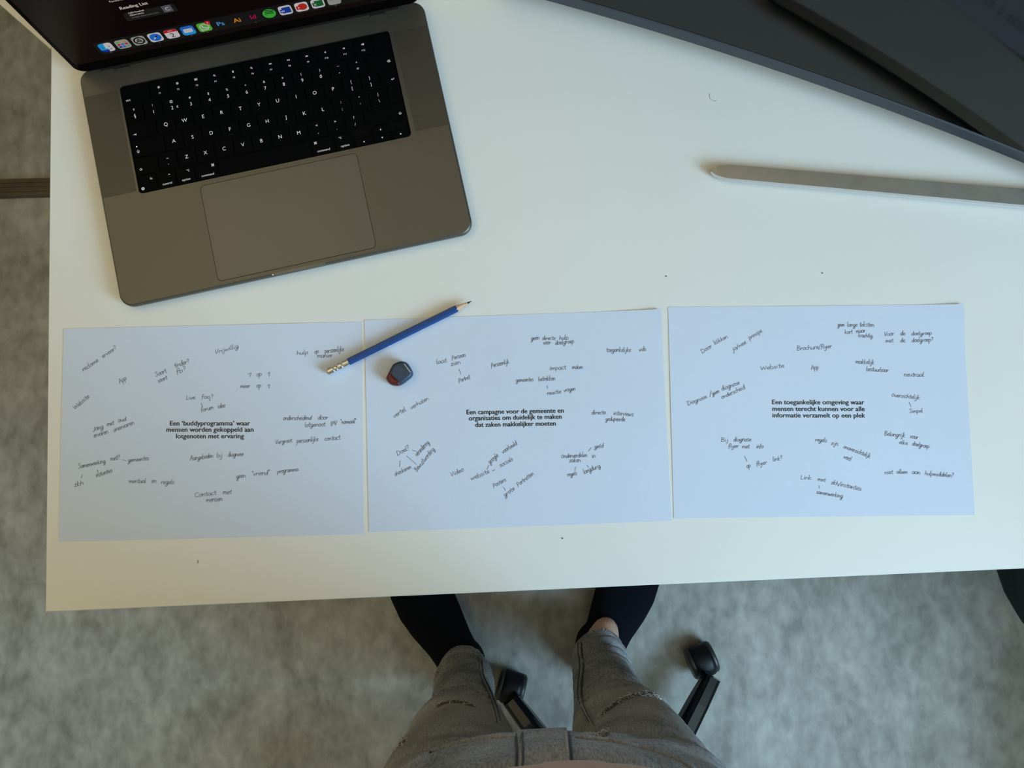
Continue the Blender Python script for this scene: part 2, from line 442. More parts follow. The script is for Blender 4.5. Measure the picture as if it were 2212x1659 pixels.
# ------------------------------------------------------------------ laptop
ZL = .0125
LX, LY, LT = -0.23367, 0.29629, 0.21905
lap = tag(empty('laptop', (LX, LY, TZ), LT), 'open space grey laptop with black keyboard and dark screen', 'laptop')
bw, bh = .3557, .2481
o1 = rrect(bw, bh, .013, 8)
well = rrect(.2775, .1137, .004, 5, -.0012, .0424)
V = []; F = []
prof = [(.0012, .006), (.0016, .004), (.0045, .0006), (.0070, 0), (ZL - .0024, 0), (ZL - .0007, .0006), (ZL, .0018)]
rings = [[(x, y, z) for x, y in (inset2(o1, i_) if i_ else o1)] for z, i_ in prof]
V, F = rings_mesh(rings, True, False)
n1 = len(o1); top0 = (len(rings) - 1) * n1
tl = [Vector((x, y, 0)) for x, y, z in rings[-1]]; wl = [Vector((x, y, 0)) for x, y in well]
tt = tessellate_polygon([tl, list(reversed(wl))])
wb = len(V); V += [(x, y, ZL) for x, y in reversed(well)]
for t_ in tt:
    ids = [top0 + i if i < n1 else wb + (i - n1) for i in t_]
    A, B, C = [V[i] for i in ids]
    if (B[0]-A[0])*(C[1]-A[1])-(B[1]-A[1])*(C[0]-A[0]) < 0: ids.reverse()
    F.append(tuple(ids))
w2 = len(V); V += [(x, y, ZL - .0016) for x, y in reversed(well)]
nw = len(well)
for i in range(nw):
    j = (i + 1) % nw; F.append((wb + i, wb + j, w2 + j, w2 + i))
link_mesh('base', V, F, M['space_grey'], lap)
v, f = slab(well, [(ZL - .0019, -.0001), (ZL - .0015, -.0001)]); link_mesh('keyboard_well', v, f, M['well'], lap)
for sx in (-1, 1):
    for sy in (-1, 1):
        cx_, cy_ = sx * .15, sy * .10
        v, f = slab([(cx_ + .008 * cos(a * pi / 6), cy_ + .008 * sin(a * pi / 6)) for a in range(12)], [(0, .001), (.0013, 0)])
        link_mesh('rubber_foot', v, f, M['rubber'], lap)
# speaker grilles: perforated strips
def grille_material():
    m = mat('perforated_aluminium', (0.20, 0.18, 0.15), 0.5, .8)
    nt = m.node_tree; b = nt.nodes['Principled BSDF']
    tc = nt.nodes.new('ShaderNodeTexCoord'); vo = nt.nodes.new('ShaderNodeTexVoronoi')
    vo.inputs['Scale'].default_value = 900; vo.inputs['Randomness'].default_value = 0.0
    nt.links.new(tc.outputs['Object'], vo.inputs['Vector'])
    r = nt.nodes.new('ShaderNodeValToRGB'); r.color_ramp.elements[0].position = .30; r.color_ramp.elements[1].position = .42
    r.color_ramp.elements[0].color = (.03, .027, .022, 1); r.color_ramp.elements[1].color = (.095, .090, .080, 1)
    nt.links.new(vo.outputs['Distance'], r.inputs['Fac']); nt.links.new(r.outputs['Color'], b.inputs['Base Color'])
    return m
M['grille'] = grille_material()
for sx in (-1, 1):
    v, f = slab(rrect(.0345, .1068, .0008, 2, sx * .1593, .0424), [(ZL - .0002, 0), (ZL + .00006, 0)])
    link_mesh('speaker_grille', v, f, M['grille'], lap)
# trackpad with its dark gap
v, f = slab(rrect(.1598, .0992, .0045, 5, 0, -.0690), [(ZL - .0002, 0), (ZL + .00005, 0)]); link_mesh('trackpad_gap', v, f, M['well'], lap)
v, f = slab(rrect(.1590, .0984, .0042, 5, 0, -.0690), [(ZL - .0002, 0), (ZL + .00012, .00003)]); link_mesh('trackpad', v, f, M['pad'], lap)
# thumb notch at the front edge
nt_ = []
for i in range(9): nt_.append((-.0270 + .0025 * (1 - cos(pi / 2 * i / 8)), -.1238 + .0020 * sin(pi / 2 * i / 8)))
for i in range(9): nt_.append((.0270 - .0025 * (1 - cos(pi / 2 * (8 - i) / 8)), -.1238 + .0020 * sin(pi / 2 * (8 - i) / 8)))
nt_.reverse()
v, f = slab(nt_, [(ZL - .0015, -.0001), (ZL + .0001, 0)]); link_mesh('thumb_notch', v, f, mat('notch_grey', (.13, .135, .15), .3, .9), lap)
v, f = slab(rrect(.0016, .0014, .0006, 3, -.0262, -.1232), [(ZL, 0), (ZL + .0004, .0004)]); link_mesh('notch_glint', v, f, M['silver_edge'], lap)

U = 19.05
XL = -139.3
rowy = [88.2, 69.5, 50.8, 32.1, 13.4, -5.3]
key_mesh_cache = {}
def key_mesh(w, h):
    k = (round(w, 1), round(h, 1))
    if k not in key_mesh_cache:
        v, f = slab(rrect(w / 1000, h / 1000, .0012, 3), [(0, 0), (.0010, 0), (.0013, .0003)])
        me = bpy.data.meshes.new('key'); me.from_pydata(v, [], f); me.materials.append(M['key'])
        key_mesh_cache[k] = me
    return key_mesh_cache[k]
def mm(*pts): return [(x / 1000, y / 1000) for x, y in pts]
def circ(cx, cy, r, a0=0, a1=360, n=16, ry=None):
    ry = ry or r
    return [(cx + r * cos(radians(a0 + (a1 - a0) * i / n)), cy + ry * sin(radians(a0 + (a1 - a0) * i / n))) for i in range(n + 1)]
def icon_strokes(kind):
    c = []
    if kind == 'shift' or kind == 'caps':
        c = [[(-.75, -1.0), (-.75, 0), (-1.4, 0), (0, 1.4), (1.4, 0), (.75, 0), (.75, -1.0), (-.75, -1.0)]]
        if kind == 'caps': c.append([(-.75, -1.6), (.75, -1.6)])
    elif kind == 'tab': c = [[(-1.5, 0), (1.0, 0)], [(.2, .8), (1.1, 0), (.2, -.8)], [(1.5, .9), (1.5, -.9)]]
    elif kind == 'return': c = [[(1.3, 1.0), (1.3, -.3), (-1.2, -.3)], [(-.5, .5), (-1.3, -.3), (-.5, -1.1)]]
    elif kind == 'back': c = [[(-.6, 1), (1.4, 1), (1.4, -1), (-.6, -1), (-1.5, 0), (-.6, 1)], [(0, .4), (.8, -.4)], [(.8, .4), (0, -.4)]]
    elif kind == 'ctrl': c = [[(-.9, -.3), (0, .6), (.9, -.3)]]
    elif kind == 'opt': c = [[(-1.4, .8), (-.5, .8), (.5, -.8), (1.4, -.8)], [(.3, .8), (1.4, .8)]]
    elif kind == 'cmd':
        a = .45
        c = [[(-a, -a), (a, -a), (a, a), (-a, a), (-a, -a)]]
        for sx, sy in ((1, 1), (-1, 1), (-1, -1), (1, -1)): c.append(circ(sx * .85, sy * .85, .45, n=10))
    elif kind == 'globe':
        c = [circ(0, 0, 1.5), circ(0, 0, .6, ry=1.5), [(-1.5, 0), (1.5, 0)], [(-1.2, .75), (1.2, .75)], [(-1.2, -.75), (1.2, -.75)]]
    elif kind in ('sun', 'sun2'):
        r = .5 if kind == 'sun' else .65
        c = [circ(0, 0, r, n=10)]
        for i in range(8):
            a = i * pi / 4; c.append([(cos(a) * (r + .35), sin(a) * (r + .35)), (cos(a) * (r + .75), sin(a) * (r + .75))])
    elif kind == 'mission': c = [[(-1.5, .9), (-.2, .9), (-.2, .1), (-1.5, .1), (-1.5, .9)], [(-1.2, -.1), (-.1, -.1), (-.1, -.9), (-1.2, -.9), (-1.2, -.1)], [(.3, .9), (1.4, .9), (1.4, -.9), (.3, -.9), (.3, .9)]]
    elif kind == 'search': c = [circ(-.2, .2, .8, n=12), [(.4, -.4), (1.1, -1.1)]]
    elif kind == 'mic': c = [[(-.35, .2), (-.35, 1), (.35, 1), (.35, .2), (-.35, .2)], circ(0, .2, .75, 180, 360, 8), [(0, -.55), (0, -1.1)], [(-.5, -1.1), (.5, -1.1)]]
    elif kind == 'moon': c = [circ(0, 0, 1.0, 100, 350, 14) + circ(.55, .45, .85, -60, -210, 10)]
    elif kind == 'rew': c = [[(0, .7), (-1.3, 0), (0, -.7), (0, .7)], [(1.4, .7), (.1, 0), (1.4, -.7), (1.4, .7)]]
    elif kind == 'play': c = [[(-1.3, .7), (0, 0), (-1.3, -.7), (-1.3, .7)], [(.45, .7), (.45, -.7)], [(1.1, .7), (1.1, -.7)]]
    elif kind == 'fwd': c = [[(-1.4, .7), (-.1, 0), (-1.4, -.7), (-1.4, .7)], [(0, .7), (1.3, 0), (0, -.7), (0, .7)]]
    elif kind in ('mute', 'vol1', 'vol2'):
        c = [[(-.9, .35), (-.4, .35), (.3, .9), (.3, -.9), (-.4, -.35), (-.9, -.35), (-.9, .35)]]
        if kind != 'mute': c.append(circ(.3, 0, .6, -45, 45, 6))
        if kind == 'vol2': c.append(circ(.3, 0, 1.0, -50, 50, 6)); c.append(circ(.3, 0, 1.4, -50, 50, 6))
    return c
def add_icon(F_, kind, x, y, s=1.0, w=.34):
    for st in icon_strokes(kind):
        F_.ribbon([((x + a * s) / 1000, (y + b * s) / 1000) for a, b in st], w / 1000, M['legend'], 0.00002)
LS = 5.0 / 1000
def make_key(x, w, row, leg, h=16.9, dy=0.0, wg=1.75):
    """x centre in mm, w width in mm incl gap"""
    k = bpy.data.objects.new('key', key_mesh(w - wg, h)); COL.objects.link(k); k.parent = lap
    k.location = (x / 1000, (rowy[row] + dy) / 1000, ZL - .0015)
    if not leg: return k
    F_ = Flat(); z = 0.00002
    for item in leg:
        t = item[0]
        if t == 'T': _, s, dx, dy_, sz = item; F_.text(s, M['legend'], dx / 1000, dy_ / 1000 - sz * .35 / 1000, sz / 1000, z=z)
        elif t == 'I': _, s, dx, dy_, sc = item; add_icon(F_, s, dx, dy_, sc)
        elif t == 'F':
            _, pts = item; F_.poly(mm(*pts), M['legend'], z)
        elif t == 'B': F_.poly(mm((-1.8, -5.9), (1.8, -5.9), (1.8, -5.6), (-1.8, -5.6)), M['rubber'], z)
        elif t == 'D':
            _, dx, dy_, r = item; F_.poly([(dx / 1000 + r / 1000 * cos(a * pi / 5), dy_ / 1000 + r / 1000 * sin(a * pi / 5)) for a in range(10)], M['caps'], z)
    l = F_.build('legend', k); l.location = (0, 0, .0013)
    return k
x = XL
make_key(x + U * .75, U * 1.5, 0, [('T', 'esc', -8.5, -4.6, 3.6)]); x += 1.5 * U
fic = ['sun', 'sun2', 'mission', 'search', 'mic', 'moon', 'rew', 'play', 'fwd', 'mute', 'vol1', 'vol2']
for i in range(12):
    make_key(x + U / 2, U, 0, [('I', fic[i], 0, 2.0, .95), ('T', 'F%d' % (i + 1), 0, -4.2, 2.5)]); x += U
k = make_key(x + U / 2, U, 0, None)
x = XL
num = [('±', '§'), ('!', '1'), ('@', '2'), ('#', '3'), ('$', '4'), ('%', '5'), ('^', '6'), ('&', '7'), ('*', '8'), ('(', '9'), (')', '0'), ('_', '-'), ('+', '=')]
for i, (a, b_) in enumerate(num):
    leg = [('T', a, 0, 3.6, 3.5), ('T', b_, 0, -3.2, 5.0)]
    if a == '*': leg[0] = ('T', a, 0, 2.8, 4.6)
    if a == '_': leg[0] = ('T', a, 0, 5.4, 4.4)
    if b_ == '2': leg.append(('T', '€', 5.2, -3.2, 3.2))
    make_key(x + U / 2, U, 1, leg); x += U
make_key(x + U * .75, U * 1.5, 1, [('I', 'back', 8.2, -2.2, 1.0)])
x = XL
make_key(x + U * .75, U * 1.5, 2, [('I', 'tab', -8.5, -4.0, 1.0)]); x += 1.5 * U
for c in 'QWERTYUIOP': make_key(x + U / 2, U, 2, [('T', c, 0, 0, 5.3)]); x += U
for a, b_ in (('{', '['), ('}', ']')): make_key(x + U / 2, U, 2, [('T', a, 0, 3.4, 4.2), ('T', b_, 0, -3.4, 4.2)]); x += U
xr = x
x = XL
make_key(x + U * .875, U * 1.75, 3, [('D', -11.2, 2.0, .55), ('I', 'caps', -10.6, -3.0, .95)]); x += 1.75 * U
for c in 'ASDFGHJKL':
    leg = [('T', c, 0, 0, 5.3)]
    if c in 'FJ': leg.append(('B',))
    make_key(x + U / 2, U, 3, leg); x += U
for a, b_ in ((':', ';'), ('"', "'"), ('|', '\\')): make_key(x + U / 2, U, 3, [('T', a, 0, 3.6, 4.3), ('T', b_, 0, -3.6, 4.3)]); x += U
# ISO return key: upper 1u, lower 0.75u, one L-shaped cap
X0, X1, X2 = (xr + .9) / 1000, (XL + 14.5 * U - .9) / 1000, (x + .9) / 1000
YT, YM, YB = (rowy[2] + 8.45) / 1000, (rowy[2] - 8.45) / 1000, (rowy[3] - 8.45) / 1000
outl = [(X0, YM), (X2, YM), (X2, YB), (X1, YB), (X1, YT), (X0, YT)]
v, f = slab(outl, [(0, 0), (.0010, 0), (.0013, .0003)])
rk = link_mesh('key', v, f, M['key'], lap); rk.location = (0, 0, ZL - .0015)
F_ = Flat(); add_icon(F_, 'return', 131.0, 48.0, 1.0); l = F_.build('legend', rk); l.location = (0, 0, .0013)
x = XL
make_key(x + U * .625, U * 1.25, 4, [('I', 'shift', -6.4, -3.2, .95)]); x += 1.25 * U
make_key(x + U / 2, U, 4, [('T', '~', 0, 2.6, 4.2), ('T', '`', 0, -5.0, 5.0)]); x += U
for c in 'ZXCVBNM': make_key(x + U / 2, U, 4, [('T', c, 0, 0, 5.3)]); x += U
for a, b_ in (('<', ','), ('>', '.'), ('?', '/')): make_key(x + U / 2, U, 4, [('T', a, 0, 3.6, 4.2), ('T', b_, 0, -3.6, 4.2)]); x += U
wR = XL + 14.5 * U - x
make_key(x + wR / 2, wR, 4, [('I', 'shift', wR / 2 - 6.0, -2.2, .95)])
x = XL
make_key(x + U / 2, U, 5, [('T', 'fn', 4.2, 4.4, 3.4), ('I', 'globe', -5.6, -4.4, .95)]); x += U
make_key(x + U / 2, U, 5, [('I', 'ctrl', 3.4, 4.4, .95), ('T', 'control', 0, -4.2, 3.3)]); x += U
make_key(x + U / 2, U, 5, [('I', 'opt', 3.4, 4.4, .95), ('T', 'option', 0, -4.2, 3.3)]); x += U
make_key(x + U * .625, U * 1.25, 5, [('I', 'cmd', 7.2, 4.6, .95), ('T', 'command', .5, -4.2, 3.3)]); x += 1.25 * U
make_key(x + U * 2.5, U * 5, 5, None); x += 5 * U
make_key(x + U * .625, U * 1.25, 5, [('I', 'cmd', -7.2, 4.6, .95), ('T', 'command', -.5, -4.2, 3.3)]); x += 1.25 * U
make_key(x + U / 2, U, 5, [('I', 'opt', -3.4, 4.4, .95), ('T', 'option', 0, -4.2, 3.3)]); x += U
t = .85
make_key(x + U / 2, U, 5, [('F', [(t, t), (-t, 0), (t, -t)])], h=7.9, dy=-4.5); x += U
make_key(x + U / 2, U, 5, [('F', [(-t, -t), (t, -t), (0, t)])], h=7.9, dy=4.5)
make_key(x + U / 2, U, 5, [('F', [(t, t), (-t, t), (0, -t)])], h=7.9, dy=-4.5); x += U
make_key(x + U / 2, U, 5, [('F', [(-t, -t), (t, 0), (-t, t)])], h=7.9, dy=-4.5)

# lid and display
LANG = radians(85.0)
lid = None
lw_, lh_ = .3525, .2435
o1 = rrect(lw_, lh_, .011, 7, 0, lh_ / 2)
v, f = slab(o1, [(-.0046, .0012), (-.0038, .0003), (-.0004, 0), (0, .0003)])
lid = link_mesh('lid', v, f, M['space_grey'], lap)
lid.location = (-.0008, .1215, ZL + .0002); lid.rotation_euler = (LANG, 0, 0)
v, f = slab(rrect(lw_ - .0012, lh_ - .0012, .0105, 7, 0, lh_ / 2), [(-.0002, 0), (.0003, .0002)])
disp = link_mesh('display_glass', v, f, M['glass_black'], lid)
# hinge clutch covers
for sx in (-1, 1):
    cx_ = -.1333 if sx < 0 else .1300
    v, f = box(cx_ - .0082, cx_ + .0082, .1165, .1215, ZL - .002, ZL + .0002); link_mesh('hinge', v, f, M['hinge'], lap)
    v, f = box(cx_ - .0074, cx_ + .0074, .1169, .1174, ZL + .0001, ZL + .0007); link_mesh('hinge_edge', v, f, M['silver_edge'], lap)
v, f = box(-.155, .152, .1193, .1213, ZL - .001, ZL + .0004); link_mesh('hinge_bar', v, f, M['hinge'], lap)
# convert pixels to lid coordinates (only to find where the pictured icons sit on the display)
LM = Matrix.Translation((LX, LY, TZ)) @ Matrix.Rotation(LT, 4, 'Z') @ Matrix.Translation(lid.location) @ Matrix.Rotation(LANG, 4, 'X')
LMI = LM.inverted()
def lidpt(px, py):
    o_ = LMI @ Vector((0, 0, CAMZ)); d = (LMI.to_3x3() @ ray_dir(px, py))
    t_ = -o_.z / d.z; p = o_ + d * t_
    return (p.x, p.y)
iA = lidpt(231.5, 103.5); iB = lidpt(650.5, 12.0)
step = (iB[0] - iA[0]) / 12.0
IY = (iA[1] + iB[1]) / 2
S = step * .40
C_ = {k: em(k, c, s) for k, (c, s) in dict(
    white=((.75, .72, .74), .55), grey=((.40, .39, .38), .55), dark=((.004, .004, .004), .5), blue=((.02, .18, .75), .55), deep=((.01, .04, .45), .5),
    sky=((.02, .36, .80), .6), green=((.06, .50, .06), .55), wa=((.10, .42, .04), .7), red=((.60, .01, .02), .6), ps=((.06, .28, .62), .7),
    ai=((.75, .26, .03), .6), idc=((.55, .01, .10), .5), word=((.01, .05, .32), .6), ppt=((.50, .03, .015), .6), xls=((.01, .13, .03), .6),
    panel=((.010, .010, .010), .6), panel2=((.016, .015, .014), .6), text=((.80, .76, .66), .55), dim=((.28, .26, .22), .5), tile=((.10, .10, .11), .7),
    yellow=((.7, .5, .1), .5), rose=((.010, .0035, .004), .35)).items()}
def rr(w, h, r, cx=0, cy=0): return rrect(w * S, h * S, r * S, 4, cx * S, cy * S)
def sc(pts, cx=0, cy=0): return [((x + cx) * S, (y + cy) * S) for x, y in pts]
def icon(i, parts):
    F_ = Flat(); z = 0.0
    for p in parts:
        z += .00004
        k = p[0]
        if k == 'p': F_.poly(p[1], C_[p[2]], z)
        elif k == 'r': F_.ribbon(p[1], p[2] * S, C_[p[3]], z)
        elif k == 't': F_.text(p[1], C_[p[2]], p[3] * S, p[4] * S, p[5] * S, z=z, bold=p[6])
    o = F_.build('app_icon', lid); o.location = (iA[0] + step * i, IY, .0004)
    return o
c16 = lambda r, cx=0, cy=0, ry=None: [(a * S, b * S) for a, b in circ(cx, cy, r, n=20, ry=ry)][:-1]
icon(0, [('p', rr(2, 2, .45), 'white'), ('p', sc([(-1, -.6), (-.9, -.9), (-.6, -1), (.05, -1), (.15, -.4), (.05, -.3), (.0, -.2), (-.2, -.2), (-.15, .3), (0, 1), (-.6, 1), (-.9, .9), (-1, .6)]), 'sky'),
         ('p', sc([(-1, -.6), (-.9, -.9), (-.6, -1), (.05, -1), (.12, -.5), (-1, -.45)]), 'deep'),
         ('r', sc([(-.5, .3), (-.5, .05)]), .09, 'deep'), ('r', sc([(.45, .3), (.45, .05)]), .09, 'dark'), ('r', sc([(.25, -.5), (.5, -.42), (.7, -.28)]), .08, 'dark')])
P_ = [('p', rr(2, 2, .45), 'grey')]
cols = ['wa', 'yellow', 'ai', 'red', 'blue', 'red', 'deep', 'blue', 'wa']
for k in range(9): P_.append(('p', rr(.42, .34, .1, -.55 + .55 * (k % 3), .52 - .5 * (k // 3)), cols[k]))
icon(1, P_)
P_ = [('p', rr(2, 2, .45), 'grey'), ('r', [(a * S, b * S) for a, b in circ(0, 0, .72, n=20)], .22, 'dark'), ('r', [(a * S, b * S) for a, b in circ(0, 0, .28, n=12)], .12, 'dark')]
for k in range(3):
    a = radians(90 + 120 * k); P_.append(('r', sc([(0, 0), (.7 * cos(a), .7 * sin(a))]), .12, 'dark'))
icon(2, P_)
icon(3, [('p', rr(2, 2, .45), 'white'), ('p', c16(.84), 'blue'), ('p', sc([(-.10, .10), (.10, -.10), (.5, .5)]), 'dark'), ('p', sc([(-.10, .10), (-.5, -.5), (.10, -.10)]), 'white')])
icon(4, [('p', rr(2, 2, .45), 'white'), ('p', sc([(-1, .40), (1, .40), (1, .6), (.85, .9), (.55, 1), (-.55, 1), (-.85, .9), (-1, .6)]), 'red'), ('t', 'APR', 'white', 0, .55, .40, False), ('t', '2', 'dark', 0, -.75, 1.35, False)])
icon(5, [('p', rr(2, 2, .45), 'blue'), ('p', sc([(-1, -.2), (1, -.2), (1, -.6), (.85, -.9), (.55, -1), (-.55, -1), (-.85, -.9), (-1, -.6)]), 'sky'), ('p', rr(1.35, .85, .08), 'white'), ('r', sc([(-.6, .36), (0, -.05), (.6, .36)]), .06, 'grey'), ('r', sc([(-.6, -.36), (-.2, .05)]), .05, 'grey'), ('r', sc([(.6, -.36), (.2, .05)]), .05, 'grey')])
icon(6, [('p', rr(2, 2, .45), 'wa'), ('r', [(a * S, b * S) for a, b in circ(.02, .02, .66, -120, 225, 20)] + sc([(-.72, -.72), (-.28, -.62)]), .13, 'white'), ('r', sc([(-.25, .32), (-.2, 0), (.05, -.25), (.38, -.25)]), .2, 'white'),
         ('p', c16(.42, .78, .85), 'red'), ('t', '3', 'white', .78, .65, .5, True)])
icon(7, [('p', rr(2, 2, .45), 'panel'), ('t', 'Ps', 'ps', 0, -.42, 1.30, True)])
icon(8, [('p', rr(2, 2, .45), 'panel'), ('t', 'Ai', 'ai', 0, -.42, 1.30, True)])
icon(9, [('p', rr(2, 2, .45), 'panel'), ('t', 'Id', 'idc', 0, -.42, 1.30, True)])
icon(10, [('p', c16(1.0), 'green')] + [('r', [(a * S, b * S) for a, b in circ(0, -1.2 + .34 * k, 1.3, 115 - 2 * k, 62 - 2 * k, 10, )], .15, 'dark') for k in range(3)])
icon(11, [('p', rr(2, 2, .45), 'white'), ('p', rr(1.3, 1.3, .1, .15, 0), 'word'), ('p', rr(.8, .8, .1, -.45, -.1), 'deep'), ('t', 'W', 'white', -.45, -.35, .62, True)])
icon(12, [('p', rr(2, 2, .45), 'white'), ('p', c16(.72, .12, 0), 'ppt'), ('p', rr(.8, .8, .1, -.45, -.1), 'red'), ('t', 'P', 'white', -.45, -.35, .62, True)])
icon(13, [('p', rr(2, 2, .45), 'white'), ('p', rr(1.3, 1.3, .1, .15, 0), 'xls'), ('p', rr(.8, .8, .1, -.45, -.1), 'xls'), ('t', 'X', 'white', -.45, -.35, .62, True)])
icon(14, [('p', rr(2, 2, .45), 'grey'), ('p', rr(1.6, .1, .02, 0, .1), 'dim')])
# dock bar, running dots, window content
F_ = Flat()
F_.poly(rrect(step * 17.2, S * 2.9, S * .6, 4, iA[0] + step * 8.0, IY), C_['panel'], 0)
for i in (0, 3, 5, 6, 9, 14): F_.poly([(iA[0] + step * i + .0005 * cos(a), IY - S * 1.28 + .0005 * sin(a)) for a in (0, 1, 2, 3, 4, 5)], C_['dim'], .00003)
F_.build('dock', lid).location = (0, 0, .00032)
def lp(px, py): return Vector(lidpt(px, py))
a_, b_ = lp(261, 20.5), lp(319, 6.5)
F_ = Flat()
ws = GLYPH[('Reading List', True)][2]; sz = (b_.x - a_.x) / (ws[1] - ws[0])
F_.text('Reading List', C_['text'], a_.x, a_.y, sz, align='L', bold=True)
c0, c1 = lp(272, 28), lp(375, 34)
pa = lp(280, 41); cardx0 = lp(285, 43).x - .004; cardx1 = lp(378, 20).x + .002
ct = lp(300, 22).y; cb = lp(285, 43).y - .0005
F_.poly(rrect(cardx1 - cardx0, abs(ct - cb), .002, 4, (cardx0 + cardx1) / 2, (ct + cb) / 2), C_['panel2'], .00002)
tx = lp(278, 29.5)
def fitw(s_, x_, y_, w_, m_, bold): 
    g = GLYPH[(s_, bold)][2]; F_.text(s_, C_[m_], x_, y_, w_ / (g[1] - g[0]), align='L', bold=bold, z=.00005)
fitw('CIES Football', tx.x, tx.y, lp(311, 22.5).x - tx.x, 'text', True)
t2 = lp(281, 34); fitw('Observatory', tx.x, t2.y, (lp(311, 22.5).x - tx.x) * .9, 'text', True)
t3 = lp(285, 39); fitw('football-observatory.com', tx.x, t3.y, (lp(345, 25).x - tx.x) * .95, 'dim', False)
q0 = lp(361, 18)
F_.poly(rrect(.0088, .0088, .0008, 3, q0.x, q0.y), C_['tile'], .00005)
F_.text('C', C_['white'], q0.x, q0.y - .0022, .0060, z=.00008)
g0 = lp(255, 1.5); F_.text('Favourites', C_['text'], g0.x, g0.y, .0036, align='C')
F_.build('browser_window', lid).location = (0, 0, .00034)
F_ = Flat(); F_.poly(rrect(.344, .223, .004, 4, 0, .1245), C_['rose'], 0)
F_.build('wallpaper', lid).location = (0, 0, .00031)

# ------------------------------------------------------------------ monitor
ZB = TZ + .03
P1, P2, P3 = at(1200, 8, ZB), at(1694, 160, ZB), at(2212, 354.5, ZB)
def circum(a, b, c):
    ax, ay, bx, by, cx, cy = a.x, a.y, b.x, b.y, c.x, c.y
    d = 2 * (ax * (by - cy) + bx * (cy - ay) + cx * (ay - by))
    ux_ = ((ax*ax+ay*ay)*(by-cy)+(bx*bx+by*by)*(cy-ay)+(cx*cx+cy*cy)*(ay-by))/d
    uy_ = ((ax*ax+ay*ay)*(cx-bx)+(bx*bx+by*by)*(ax-cx)+(cx*cx+cy*cy)*(bx-ax))/d
    return ux_, uy_
ccx, ccy = circum(P1, P2, P3)
RR = hypot(P1.x - ccx, P1.y - ccy)
aP1 = atan2(P1.y - ccy, P1.x - ccx); aP3 = atan2(P3.y - ccy, P3.x - ccx)
sgn = 1 if aP3 > aP1 else -1
tip = at(1537, 368, TZ + .0095)
aT = atan2(tip.y - ccy, tip.x - ccx)
HALF = .68; aC = aT + sgn * (.41 / RR)         # angle of the monitor centre
mon = tag(empty('monitor', (ccx + RR * cos(aC), ccy + RR * sin(aC), TZ)), 'wide curved dark monitor, switched off, on a silver foot', 'monitor')
MO = mon.location.copy()
MTILT = radians(5.5); MH = .37
def mp_(s, h, out_):
    """s arc position (m), h up the panel, out_ toward the viewer"""
    a = aC + sgn * s / RR
    n = Vector((-cos(a), -sin(a), 0)); up = Vector((0, 0, cos(MTILT))) - n * sin(MTILT)
    nn = n * cos(MTILT) + Vector((0, 0, sin(MTILT)))
    p = Vector((ccx + RR * cos(a), ccy + RR * sin(a), ZB)) + up * h + nn * out_ - MO
    return p
def curved(name, s0, s1, h0, h1, o0, o1, m_, n=40, bev=0.0):
    V, F = [], []
    for i in range(n + 1):
        s = s0 + (s1 - s0) * i / n
        for (h, o_) in ((h0, o0), (h1, o0), (h1, o1 - bev), (h1 - bev, o1), (h0 + bev, o1), (h0, o1 - bev)): V.append(mp_(s, h, o_))
    for i in range(n):
        for k in range(6):
            F.append((i * 6 + k, i * 6 + (k + 1) % 6, i * 6 + 6 + (k + 1) % 6, i * 6 + 6 + k))
    F.append(tuple(range(6))); F.append(tuple(n * 6 + k for k in reversed(range(6))))
    bm = bmesh.new(); vs = [bm.verts.new(v) for v in V]
    for f in F: bm.faces.new([vs[i] for i in f])
    return obj_bm(name, bm, m_, mon)
curved('back_shell', -HALF, HALF, .004, MH - .004, -.030, -.0035, M['black'], bev=.002)
scr = curved('screen', -HALF + .004, HALF - .004, .010, MH - .006, -.0033, -.0014, M['monitor_screen'])
curved('bezel', -HALF, HALF, 0, .0140, -.024, 0, M['monitor_bezel'], bev=.0012)
curved('bezel', -HALF, HALF, MH - .008, MH, -.020, 0, M['monitor_bezel'], bev=.0008)
for sg in (-1, 1): curved('bezel', min(sg * HALF, sg * (HALF - .008)), max(sg * HALF, sg * (HALF - .008)), .0105, MH - .008, -.020, -.0002, M['monitor_bezel'], n=2)
